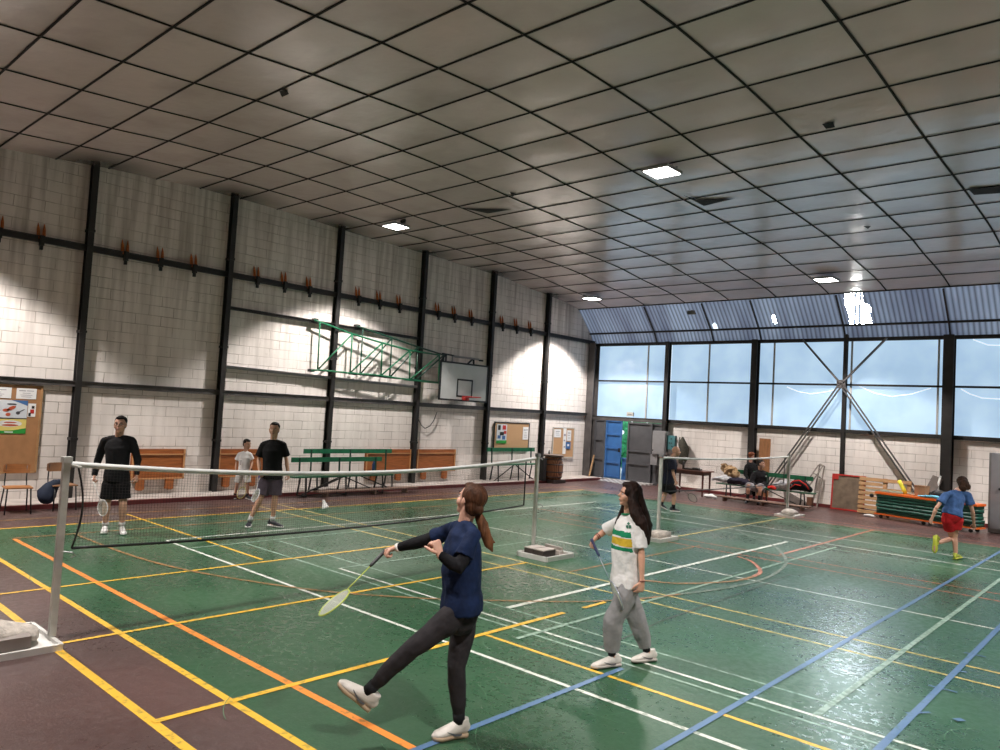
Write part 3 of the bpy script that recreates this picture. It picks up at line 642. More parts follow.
# fold-down wooden flaps
def flap(label, y0, y1, z0=.36, z1=1.0):
    T = thing('folding_table', label, 'folding table', (-15.9, (y0+y1)/2, z0), 'brown wooden flaps on the left wall')
    bm = nb(); box(bm, (-15.93, (y0+y1)/2, (z0+z1)/2), (.05, y1-y0, z1-z0)); bevel(bm, .006, 1); obj('table_top', bm, M_WOOD, T)
    bm = nb(); box(bm, (-15.895, (y0+y1)/2, z1-.11), (.03, y1-y0-.02, .025)); box(bm, (-15.895, y0+.03, (z0+z1)/2), (.03, .03, z1-z0)); box(bm, (-15.895, y1-.03, (z0+z1)/2), (.03, .03, z1-z0)); box(bm, (-15.895, (y0+y1)/2, z0+.02), (.03, y1-y0, .03)); obj('edge_strip', bm, mat('worn_wood_edge', (.55, .28, .12), .5), T)
    for yy in (y0+(y1-y0)*.18, y0+(y1-y0)*.72):
        bm = nb(); box(bm, (-15.9, yy, z0-.10), (.09, .16, .2)); box(bm, (-15.88, yy, z0-.19), (.07, .09, .05)); bevel(bm, .006, 1); obj('bracket', bm, M_WOOD, T)
flap('brown wooden wall flap behind the man in the long black top', 6.34, 7.47)
flap('brown wooden wall flap behind the boy in white', 8.22, 9.4)
flap('brown wooden wall flap half hidden by the long green benches', 12.35, 13.93)
flap('brown wooden wall flap right of the long green benches', 14.15, 15.68)
# cable loop hanging from the rail
bm = nb(); tube(bm, [LW(*p, -15.9) for p in ((437, 412), (434, 420), (430, 426), (425, 428.5), (421, 425), (418, 418))], .012, 6)
tag(obj('cable', bm, M_BLACK, loc=(-15.9, 14.5, 1.5)), 'thin dark cable looping under the rail left of the backboard post', 'cable')

# school chairs
def chair(label, x, y, rz, ply):
    T = thing('school_chair', label, 'chair', (x, y, 0), 'school chairs by the left wall')
    R = Matrix.Rotation(rz, 3, 'Z'); c0 = V((x, y, 0)); W = lambda *p: c0+R @ V(p)
    bm = nb(); box(bm, W(0, 0, .44), (.40, .38, .02), R); bevel(bm, .008, 2); obj('seat', bm, ply, T)
    bm = nb(); n = 9
    ring = []
    for k in range(n):
        u_ = -1+2*k/(n-1); yb = -.20-.03*(1-u_*u_)
        for zz in (.66, .82): ring.append(bm.verts.new(W(u_*.2, yb, zz if abs(u_) < .9 else (zz-.02 if zz > .7 else zz+.02))))
        for zz in (.66, .82): ring.append(bm.verts.new(W(u_*.2, yb-.014, zz if abs(u_) < .9 else (zz-.02 if zz > .7 else zz+.02))))
    for k in range(n-1):
        a = ring[4*k:4*k+4]; b2 = ring[4*k+4:4*k+8]
        for i, j in ((0, 1), (1, 3), (3, 2), (2, 0)): bm.faces.new((a[i], a[j], b2[j], b2[i]))
    bm.faces.new((ring[0], ring[1], ring[3], ring[2])); bm.faces.new((ring[-4], ring[-3], ring[-1], ring[-2]))
    obj('backrest', bm, ply, T)
    for s in (-1, 1):
        bm = nb(); tube(bm, [W(s*.17, .16, .43), W(s*.19, .2, 0)], .012); obj('leg', bm, M_BLACK, T, True)
        bm = nb(); tube(bm, [W(s*.17, -.14, .43), W(s*.2, -.24, 0)], .012); obj('leg', bm, M_BLACK, T, True)
        bm = nb(); tube(bm, [W(s*.16, .0, .425), W(s*.165, -.19, .44), W(s*.16, -.225, .55), W(s*.155, -.22, .8)], .011); obj('back_post', bm, M_BLACK, T, True)
chair('orange-brown plywood school chair at the far left edge', -14.66, 4.0, -1.57-.1, M_CHAIR)
chair('plywood school chair with a dark bag hung on it, left of the man', -14.82, 4.74, -1.57+.05, mat('chair_ply_dull', (.40, .20, .10), .45, 0, .3))
bm = nb()
loft(bm, [LW(45, 499, -14.72), LW(47, 494, -14.75), LW(51, 487, -14.78), LW(56, 483, -14.8), LW(60, 481, -14.8)], [(.13, .10), (.15, .11), (.12, .09), (.08, .06), (.05, .04)], side=(0, 1, 0), n=16)
for v in bm.verts: v.co += noise.noise_vector(v.co*7)*.03
B_ = obj('backpack', bm, mat('navy_cloth', (.012, .022, .05), .8, 0, .3), smooth=True, loc=(-14.8, 4.75, .2)); tag(B_, 'dark navy bag slumped on the second school chair', 'bag')

# green benches
def bench(label, x, y0, y1, along='Y', sz=.47, bz=(.94, 1.05), xb=None, depth_=.26, sgn=1, gm=None):
    """bench whose length runs along Y (or X); sgn = side the sitter faces"""
    cx = x; T = thing('bench', label, 'bench', (x, (y0+y1)/2, 0) if along == 'Y' else ((y0+y1)/2, x, 0), 'green slat benches')
    def W(a, l, z): return (x+a*sgn, l, z) if along == 'Y' else (l, x+a*sgn, z)
    def S(a, l, z): return (a, l, z) if along == 'Y' else (l, a, z)
    gm = gm or M_GPAINT
    bm = nb(); box(bm, W(.1, (y0+y1)/2, sz), S(depth_, y1-y0+.25, .035)); bevel(bm, .006, 1); obj('seat', bm, gm, T)
    bm = nb(); box(bm, W(-.12, (y0+y1)/2, sum(bz)/2), S(.035, y1-y0, bz[1]-bz[0])); bevel(bm, .008, 1); obj('backrest', bm, gm, T)
    ls = [y0+.2, (y0+y1)/2, y1-.2]
    for l in ls:
        bm = nb(); bar(bm, W(-.08, l, sz), W(-.10, l, bz[1]-.01), .03); obj('back_post', bm, M_DGREEN, T)
        bm = nb(); bar(bm, W(.2, l, sz), W(.24, l, .02), .03); obj('leg', bm, M_BLACK, T)
        bm = nb(); bar(bm, W(-.02, l, sz), W(-.12, l, .02), .03); obj('leg', bm, M_BLACK, T)
    bm = nb(); mid = (y0+y1)/2
    for l in ls: bar(bm, W(-.12, l, .03), W(.24, l, .03), .03)
    bar(bm, W(.05, ls[0], .05), W(.05, mid-.05, sz-.03), .025); bar(bm, W(.05, ls[-1], .05), W(.05, mid+.05, sz-.03), .025)
    bar(bm, W(.05, ls[0], .04), W(.05, ls[-1], .04), .025); obj('brace', bm, M_BLACK, T)
    return T
bench('longer green bench standing behind against the left wall', -15.35, 10.15, 12.85, bz=(.93, 1.04))
bench('green bench in front with worn paint and a low plank', -14.75, 9.45, 12.05, bz=(.78, .89))
bm = nb(); box(bm, (-14.55, 11.45, .13), (.24, 3.0, .035)); 
for l in (10.2, 11.6, 12.6): box(bm, (-14.55, l, .06), (.2, .05, .11))
tag(obj('plank', bm, mat('bare_plank', (.34, .22, .17), .7, 0, .4, 4, stretch=(6, 1, 6)), loc=(-14.55, 11.45, 0)), 'low bare wooden footboard in front of the long green benches', 'plank')
bench('green bench below the black framed noticeboard', -15.6, 16.85, 19.15, bz=(.95, 1.07), sz=.56)
# bits standing on them
bm = nb(); lathe(bm, (-15.1, 12.0, .5), [(.045, 0), (.05, .02), (.05, .18), (.03, .22), (.025, .27)]); tag(obj('bottle', bm, mat('dark_blue_plastic', (.01, .03, .09), .35), smooth=True, loc=(-15.1, 12.0, .5)), 'dark blue bottle on the seat of the long green bench', 'bottle')

# barrel
Bc = V((-14.95, 19.2, 0))
T = thing('barrel', 'wooden cask on end with iron hoops below the small noticeboard', 'barrel', Bc)
def barr(z): u_ = (z-.12)/.72*2-1; return .27+.065*(1-u_*u_)
bm = nb(); lathe(bm, Bc, [(barr(.12+.72*k/10), .12+.72*k/10) for k in range(11)], 28)
m = bpy.data.materials.new('barrel_staves'); m.use_nodes = True; t = m.node_tree; b = t.nodes['Principled BSDF']
tcn = N(t, 'ShaderNodeTexCoord'); gr = N(t, 'ShaderNodeTexWave', i_Scale=9.0, i_Distortion=1.0); mp = N(t, 'ShaderNodeMapping'); mp.inputs['Scale'].default_value = (1, 1, .08)
t.links.new(tcn.outputs['Object'], mp.inputs[0]); t.links.new(mp.outputs[0], gr.inputs[0]); t.links.new(mix_n(t, gr.outputs['Fac'], (.16, .06, .03), (.50, .24, .12)), b.inputs['Base Color']); b.inputs['Roughness'].default_value = .5
obj('staves', bm, m, T, True)
for z in (.2, .36, .60, .76):
    bm = nb(); tube(bm, [(Bc.x+(barr(z)+.004)*math.cos(a*math.pi/14), Bc.y+(barr(z)+.004)*math.sin(a*math.pi/14), z) for a in range(28)], .017, 6, closed=True); obj('hoop', bm, M_STEEL2, T, True)
bm = nb(); lathe(bm, Bc+V((0, 0, .84)), [(.33, 0), (.34, .02), (.34, .06), (.32, .07)], 24); obj('lid', bm, mat('lid_wood', (.16, .12, .10), .6), T)
bm = nb(); box(bm, Bc+V((0, 0, .06)), (.62, .62, .11)); bevel(bm, .01, 1); obj('plinth', bm, mat('plinth_wood', (.07, .05, .045), .7), T)
bm = nb(); box(bm, Bc+V((-.1, -.5, .44)), (.35, .16, .72)); bevel(bm, .03, 2)
tag(obj('speaker', bm, M_BLACK, loc=Bc+V((-.1, -.5, 0))), 'black box standing against the left side of the cask', 'box')
bm = nb(); lathe(bm, Bc+V((-.1, -.1, .915)), [(.03, 0), (.035, .06), (.02, .1), (.012, .14)], 12); tag(obj('tap', bm, M_GREYM, smooth=True, loc=Bc+V((-.1, -.1, .91))), 'small metal jug standing on the lid of the cask', 'jug')
bm = nb(); bar(bm, FL(589, 478)+V((0, 0, .05)), LW(594, 455, -15.55), .06, .03)
tag(obj('plank', bm, M_WOODL, loc=FL(589, 478)), 'thin wooden batten leaning against the corner column by the door', 'batten')

# ---- basketball goal on its folded swing arm
T = thing('basketball_goal', 'white basketball backboard with red hoop on a green swing truss', 'basketball goal', (-15.8, 12, 3))
def tr(px, py, X): return LW(px, py, X)
def truss(pairs, X0, X1, hin):
    n = len(pairs); Xs = [X0+(X1-X0)*i/(n-1) for i in range(n)]
    top = [tr(*p[0], x) for p, x in zip(pairs, Xs)]; bot = [tr(*p[1], x) for p, x in zip(pairs, Xs)]
    bm = nb()
    tube(bm, [tr(*hin[0], X0)]+top, .024, 8); tube(bm, [tr(*hin[1], X0)]+bot, .024, 8)
    for a, b2 in zip(top, bot): tube(bm, [a, b2], .02, 8)
    for i in range(n-1): tube(bm, [bot[i], top[i+1]], .02, 8)
    return bm
bm = truss([((320, 322), (317.6, 370)), ((352.4, 334), (350, 373)), ((382.4, 343), (381, 375.6)), ((410, 350.5), (409.6, 380)), ((439.4, 355), (438.6, 383))], -15.78, -15.5, ((314.5, 320), (311, 370.4)))
obj('truss_frame', bm, M_GPAINT, T, True)
bm = truss([((363, 328), (360, 374.4)), ((392, 338), (389.6, 377.6)), ((418, 347), (416, 380)), ((444, 355), (441, 383))], -15.72, -15.5, ((357, 326), (352, 373.6)))
obj('truss_frame', bm, M_DGREEN, T, True)
for p in ((315, 320), (311, 370.4), (357, 326), (352, 373.5)):
    bm = nb(); q = LW(*p, -15.85); box(bm, q, (.16, .1, .07)); bevel(bm, .01, 1); obj('hinge', bm, M_BLACK, T)
XB = -15.38; BY0, BY1, BZ0, BZ1 = 14.37, 16.30, 2.46, 3.53
bm = nb(); box(bm, (XB, (BY0+BY1)/2, (BZ0+BZ1)/2), (.03, BY1-BY0, BZ1-BZ0)); obj('backboard', bm, mat('backboard_white', (.62, .63, .62), .35, 0, .06), T)
bm = nb(); fw = .05
for a in (BY0, BY1): box(bm, (XB+.004, a, (BZ0+BZ1)/2), (.04, fw, BZ1-BZ0+fw))
for a in (BZ0, BZ1): box(bm, (XB+.004, (BY0+BY1)/2, a), (.04, BY1-BY0, fw))
cy = 15.36; zz0, zz1 = 2.58, 3.06
for a in (cy-.3, cy+.3): box(bm, (XB+.014, a, (zz0+zz1)/2), (.012, .05, zz1-zz0))
for a in (zz0, zz1): box(bm, (XB+.014, cy, a), (.012, .65, .05))
bk = obj('black_marking', bm, M_BLACK, T); bk['label'] = 'black border and target square'
bm = nb(); rc = V((XB+.38, cy, 2.57)); tube(bm, [rc+V((.225*math.cos(a*math.pi/12), .225*math.sin(a*math.pi/12), 0)) for a in range(24)], .014, 8, closed=True)
box(bm, (XB+.07, cy, 2.53), (.13, .18, .13)); bar(bm, (XB+.1, cy-.05, 2.5), (XB+.2, cy-.1, 2.56), .02); obj('hoop', bm, M_RED, T, True)
bm = nb(); tube(bm, [(XB-.1, 14.9, 3.72), (XB-.1, 16.0, 3.72)], .03); tube(bm, [(XB-.1, 14.9, 3.72), (XB-.1, 14.9, 3.5)], .025); obj('top_tube', bm, M_GREYM, T)
bm = nb(); bar(bm, (XB-.1, 15.5, 3.52), (XB-.1, 15.75, 3.72), .04); bar(bm, (XB-.1, 15.78, 3.72), (XB-.1, 15.8, 3.5), .04); bar(bm, (XB-.1, 14.45, 3.52), (XB-.1, 14.62, 3.75), .04); bar(bm, (XB-.1, 14.65, 3.75), (XB-.1, 14.65, 3.5), .035)
box(bm, (XB-.1, 16.1, 3.70), (.06, .14, .05)); bar(bm, (XB-.1, 14.5, 3.76), (XB-.1, 14.95, 3.74), .04)
for yy in (14.75, 15.95): bar(bm, (XB-.03, yy, 3.0), (-15.9, yy+.3, 3.0), .04)
obj('mounting_bracket', bm, M_BLACK, T)

# ================================================================== NETS AND POSTS
def post(label, x, y, h, r=.033, hook=None):
    T = thing('net_post', label, 'net post', (x, y, 0), 'white badminton net posts')
    bm = nb(); box(bm, (x, y, h/2+.03), (2*r, 2*r, h-.06)); bevel(bm, .006, 1); obj('pole', bm, M_POST, T)
    bm = nb(); box(bm, (x, y, h+.01), (2*r+.02, 2*r+.02, .05)); tube(bm, [(x, y+.02, h-.03), (x, y+.12, h-.06)], .012); obj('cap', bm, M_POST if hook else M_GREYM, T)
    bm = nb(); tube(bm, [(x+.03, y+.02, .78), (x+.06, y+.09, .77), (x+.05, y+.12, .74), (x+.03, y+.09, .72)], .006, 6); obj('cleat', bm, M_GREYM, T)
    return T
def tray(T, x0, x1, y0, y1, h=.07):
    bm = nb(); box(bm, ((x0+x1)/2, (y0+y1)/2, .012), (x1-x0, y1-y0, .02))
    for yy in (y0, y1): box(bm, ((x0+x1)/2, yy, h/2), (x1-x0, .03, h))
    for xx in (x0, x1): box(bm, (xx, (y0+y1)/2, h/2), (.03, y1-y0, h))
    bevel(bm, .004, 1); o = obj('base_tray', bm, M_WHITE, T)
# post A
TA = post('nearest white net post on a tray, bottom left of the picture', -7.13, 2.30, 1.56, .027, 1); tray(TA, -7.66, -6.88, 1.15, 2.30, .055)
bm = nb(); loft(bm, [(-7.2, 1.3, .1), (-7.2, 1.55, .12), (-7.22, 1.9, .13), (-7.2, 2.15, .10)], [(.2, .09), (.25, .11), (.24, .10), (.17, .06)], side=(1, 0, 0), n=18)
for v in bm.verts: v.co += noise.noise_vector(v.co*9)*.03
M_SACK = mat('sack_cloth', (.60, .54, .48), .85, 0, .35, 12, .6, 60)
tag(obj('sandbag', bm, M_SACK, smooth=True, loc=(-7.2, 1.75, .03)), 'crumpled off-white sandbag weighing down the nearest post tray', 'sandbag')
bm = nb(); box(bm, (-6.97, 1.95, .09), (.12, .26, .12)); bevel(bm, .01, 2); tag(obj('weight', bm, mat('dull_metal', (.30, .26, .24), .5, .4), loc=(-6.97, 1.95, .03)), 'dull metal ballast block on the nearest post tray', 'weight')
TB = post('white net post on a square tray behind the ponytailed player', -7.44, 9.16, 1.54, .023); tray(TB, -7.50, -6.92, 8.86, 9.52)
for (cx, cy_, lb) in ((-7.10, 9.03, 'dark sided concrete block in front on the tray of the middle net post'), (-7.31, 9.05, 'dark sided concrete block at the back on the tray of the middle net post')):
    bm = nb(); box(bm, (cx, cy_, .085), (.18, .30, .11), mi=0); box(bm, (cx, cy_, .145), (.185, .305, .014), mi=1); tag(obj('ballast_block', bm, [mat('block_dark', (.06, .045, .04), .8), M_CONC], loc=(cx, cy_, .03)), lb, 'ballast block')
bm = nb(); box(bm, (-7.2, 9.32, .065), (.40, .10, .08)); bar(bm, (-7.38, 9.40, .13), (-7.02, 9.36, .13), .04); tag(obj('ballast_bar', bm, M_CONC, loc=(-7.2, 9.32, .03)), 'pale ballast bars lying at the right end of the middle post tray', 'ballast')
TC = post('white net post with a red cap band in front of the bald man', -7.22, 12.60, 1.53, .026); tray(TC, -7.30, -6.86, 12.05, 12.70, .07)
bm = nb(); bm.free(); bm = nb(); box(bm, (-7.22, 12.6, 1.515), (.060, .060, .02)); obj('red_band', bm, M_RED, TC)
bm = nb(); box(bm, (-7.05, 12.38, .095), (.26, .36, .13)); bevel(bm, .03, 2); 
for v in bm.verts: v.co += noise.noise_vector(v.co*9)*.015
tag(obj('sandbag', bm, M_SACK, smooth=True, loc=(-7.05, 12.38, .03)), 'white sandbag at the foot of the red capped net post', 'sandbag')
TD = post('farthest white net post in front of the seated man', -7.30, 19.15, 1.50, .028); tray(TD, -7.34, -6.88, 18.45, 19.2, .06)
bm = nb(); loft(bm, [(-7.1, 18.6, .10), (-7.1, 18.8, .12), (-7.1, 19.0, .10)], [(.15, .07), (.18, .08), (.14, .06)], side=(1, 0, 0))
tag(obj('sandbag', bm, M_SACK, smooth=True, loc=(-7.1, 18.8, .03)), 'white sandbag on the tray of the farthest net post', 'sandbag')
def net(label, Xa, Xb, y0, y1, t0, t1, sag, b0, b1, bsag, tape_w, cell, th, ins):
    T = thing('badminton_net', label, 'net', ((Xa+Xb)/2, (y0+y1)/2, 0), 'badminton nets')
    xa = lambda y: Xa+(Xb-Xa)*(y-y0)/(y1-y0)
    zt = lambda y: t0+(t1-t0)*(y-y0)/(y1-y0) - sag*4*(y-y0)*(y1-y)/(y1-y0)**2
    zb = lambda y: b0+(b1-b0)*(y-y0)/(y1-y0) - bsag*4*(y-y0)*(y1-y)/(y1-y0)**2
    ya, yb = y0+ins, y1-.28
    bm = nb(); n = 50; pv = None
    for i in range(n+1):
        y = y0+(y1-y0)*i/n; z = zt(y); wv = .006*noise.noise(V((y*2.1, 0, 0)))
        r_ = [bm.verts.new(p) for p in ((xa(y)+.006+wv, y, z+.004), (xa(y)+.009+wv, y, z-tape_w), (xa(y)-.009+wv, y, z-tape_w), (xa(y)-.006+wv, y, z+.004))]
        if pv:
            for k in range(4): bm.faces.new((pv[k], pv[(k+1) % 4], r_[(k+1) % 4], r_[k]))
        pv = r_
    obj('top_tape', bm, M_TAPE, T, True)
    bm = nb(); ne = 12
    tube(bm, [(xa(ya+(yb-ya)*i/40), ya+(yb-ya)*i/40, zb(ya+(yb-ya)*i/40)) for i in range(41)], .014, 6)
    tube(bm, [(xa(ya), ya+.06*math.sin(math.pi*i/ne), zb(ya)+(zt(ya)-zb(ya)-tape_w)*i/ne) for i in range(ne+1)], .009, 6)
    tube(bm, [(xa(yb), yb+.02, zb(yb)+(zt(yb)-zb(yb)-tape_w)*i/ne) for i in range(ne+1)], .011, 6)
    obj('border_cord', bm, M_BLACK, T, True)
    bm = nb(); nv = int((yb-ya)/cell); h = th/2
    def strand(P):
        pr_ = None
        for p, d1, d2 in P:
            r_ = [bm.verts.new(p+a*d1+b2*d2) for a, b2 in ((-1, -1), (1, -1), (1, 1), (-1, 1))]
            if pr_:
                for k in range(4): bm.faces.new((pr_[k], pr_[(k+1) % 4], r_[(k+1) % 4], r_[k]))
            pr_ = r_
    for i in range(1, nv):
        y = ya+(yb-ya)*i/nv; strand([(V((xa(y), y, zb(y))), V((h, 0, 0)), V((0, h, 0))), (V((xa(y), y, zt(y)-tape_w)), V((h, 0, 0)), V((0, h, 0)))])
    nh = int((t0-b0)/cell)
    for j in range(1, nh):
        s_ = j/nh; strand([(V((xa(ya+(yb-ya)*i/30), ya+(yb-ya)*i/30, zb(ya+(yb-ya)*i/30)*(1-s_)+(zt(ya+(yb-ya)*i/30)-tape_w)*s_)), V((h, 0, 0)), V((0, 0, h))) for i in range(31)])
    obj('netting', bm, M_NET, T, recalc=False)
net('brown badminton net with white tape spanning the left half of the court', -7.13, -7.44, 2.34, 9.12, 1.55, 1.52, .15, .80, .79, .08, .045, .028, .0015, .06)
net('second faint badminton net strung in front of the seated people', -7.22, -7.30, 12.64, 19.11, 1.52, 1.49, .05, .86, .80, .03, .035, .04, .0012, .16)

# ================================================================== PEOPLE
def voxel(bm, size, smooth_it=4, wr=0, ws=8, keep=None):
    """fuse overlapping closed shapes into one continuous skin"""
    bmesh.ops.recalc_face_normals(bm, faces=bm.faces)
    me = bpy.data.meshes.new('tmp'); bm.to_mesh(me); bm.free(); o = bpy.data.objects.new('tmp', me); COL.objects.link(o)
    md = o.modifiers.new('r', 'REMESH'); md.mode = 'VOXEL'; md.voxel_size = size; md.adaptivity = 0
    if smooth_it: sm = o.modifiers.new('s', 'SMOOTH'); sm.factor = .5; sm.iterations = smooth_it
    dg = bpy.context.evaluated_depsgraph_get(); dg.update(); ev = o.evaluated_get(dg); m2 = bpy.data.meshes.new_from_object(ev)
    b2 = nb(); b2.from_mesh(m2); bpy.data.objects.remove(o); bpy.data.meshes.remove(me); bpy.data.meshes.remove(m2)
    if wr:
        b2.normal_update()
        for v in b2.verts:
            p = v.co; n1 = noise.noise(V((p.x*ws, p.y*ws, p.z*ws*.55+3))); n2 = noise.noise(V((p.x*ws*2.3, p.y*ws*2.3, p.z*ws*1.2)))
            v.co = p + v.normal*wr*(n1+.5*n2)
    return b2
def skin_mat(name, c): return mat(name, c, .5, 0, .12, 25, spec=.35)
def cloth_mat(name, c, var=.15): return mat(name, c, .85, 0, var, 14, .7, 13, spec=.2)
def hair_mat(name, c): return mat(name, c, .62, 0, .6, 30, .5, 90, stretch=(1, 1, .12), spec=.18)
M_EYE = mat('eye_white', (.7, .68, .66), .3); M_IRIS = mat('eye_dark', (.02, .012, .01), .2); M_SOLE = mat('sole_rubber', (.55, .50, .42), .6)
M_LIP = mat('lips', (.34, .11, .09), .45)
def norm(v): return V(v).normalized()
def mixp(a, b, t): return V(a).lerp(V(b), t)
def hand(bm, wr, d, nrm_, side, s=1, curl=.5):
    """d: along the hand, nrm_: direction the palm faces, side: towards the thumb"""
    d = norm(d); pn = V(nrm_); pn = norm(pn-d*pn.dot(d)); w_ = d.cross(pn)
    if w_.dot(V(side)) < 0: w_ = -w_
    L = .088*s
    loft(bm, [wr-d*.015*s, wr+d*.03*s, wr+d*.065*s, wr+d*L], [(.024*s, .019*s), (.034*s, .017*s), (.040*s, .014*s), (.038*s, .011*s)], side=w_, n=12)
    for k, (off, ln) in enumerate(((.030, .070), (.010, .080), (-.010, .074), (-.029, .058))):
        p = wr+d*(L-.012*s)+w_*off*s; dd = norm(d+w_*off*2.0); pts = [p]; a = 0
        for seg, f in enumerate((.42, .32, .26)):
            a += curl*(.9 if seg == 0 else 1.0)*(1+.08*k)
            q = norm(dd*math.cos(a)+pn*math.sin(a)); p = p+q*ln*s*f; pts.append(p)
        loft(bm, pts, [.0098*s, .0092*s, .0085*s, .007*s], side=w_, n=8)
    p = wr+d*.028*s+w_*.026*s; q1 = norm(d*.6+w_*.75+pn*.25); p2 = p+q1*.034*s; q2 = norm(d*.8+w_*.25+pn*(.35+.5*curl)); p3 = p2+q2*.028*s; p4 = p3+norm(d*.7+pn*(.3+.7*curl))*.022*s
    loft(bm, [p, p2, p3, p4], [.013*s, .0115*s, .010*s, .008*s], side=pn, n=8)
def shoe(T, heel, toe, up, mats_, s=1, swoosh=None, det=True):
    heel, toe = V(heel), V(toe); L = (toe-heel).length; d = (toe-heel)/L; up = V(up); up = norm(up-d*up.dot(d)); sd = d.cross(up)
    P = lambda a, h: heel+d*L*a+up*h*s
    bm = nb()
    loft(bm, [P(.02, .055), P(.14, .065), P(.30, .062), P(.5, .05), P(.72, .038), P(.9, .03), P(.98, .024)],
         [(.026*s, .035*s), (.034*s, .045*s), (.036*s, .046*s), (.040*s, .036*s), (.046*s, .026*s), (.038*s, .02*s), (.02*s, .012*s)], side=sd, n=14)
    loft(bm, [P(.16, .07), P(.18, .115)], [(.038*s, .05*s), (.036*s, .045*s)], side=sd, n=14, cap='flat')
    bm = voxel(bm, .006 if det else .010, 3); sh = obj('shoe', bm, mats_[0], T, True)
    bm = nb(); n = 12; base = []
    outl = [(-.01, .030), (.05, .036), (.2, .036), (.4, .034), (.6, .044), (.78, .048), (.92, .038), (1.0, .016)]
    for hh in (0.0, .022):
        ring = [heel+d*L*a+sd*w_*s+up*(hh+.004+(.01 if a < -.1 else 0))*s for a, w_ in outl]+[heel+d*L*a-sd*w_*s+up*(hh+.004)*s for a, w_ in outl[::-1]]
        base.append([bm.verts.new(p) for p in ring])
    m_ = len(base[0])
    for k in range(m_): bm.faces.new((base[0][k], base[0][(k+1) % m_], base[1][(k+1) % m_], base[1][k]))
    bm.faces.new(base[0][::-1]); bm.faces.new(base[1]); so = obj('sole', bm, mats_[1], sh, True)
    if det:
        bm = nb()
        for k in range(4):
            a = .36+.085*k; tube(bm, [P(a, .088-.016*k)+sd*.022*s, P(a+.02, .096-.017*k), P(a, .088-.016*k)-sd*.022*s], .003*s, 6)
        obj('laces', bm, mats_[2], sh, True)
    if swoosh is not None:
        bm = nb(); cur = [(.22, .035), (.3, .03), (.42, .033), (.6, .05), (.66, .057)]; wd = [.012, .016, .013, .007, .002]
        for sg in (1, -1):
            pv = None
            for (a, h), w_ in zip(cur, wd):
                ww = .0425 if a < .45 else .043
                c = P(a, h)+sd*sg*ww*s; r_ = [bm.verts.new(c-up*w_*s*.5), bm.verts.new(c+up*w_*s*.5)]
                if pv: bm.faces.new((pv[0], pv[1], r_[1], r_[0]))
                pv = r_
        obj('swoosh_mark', bm, swoosh, sh)
    return sh
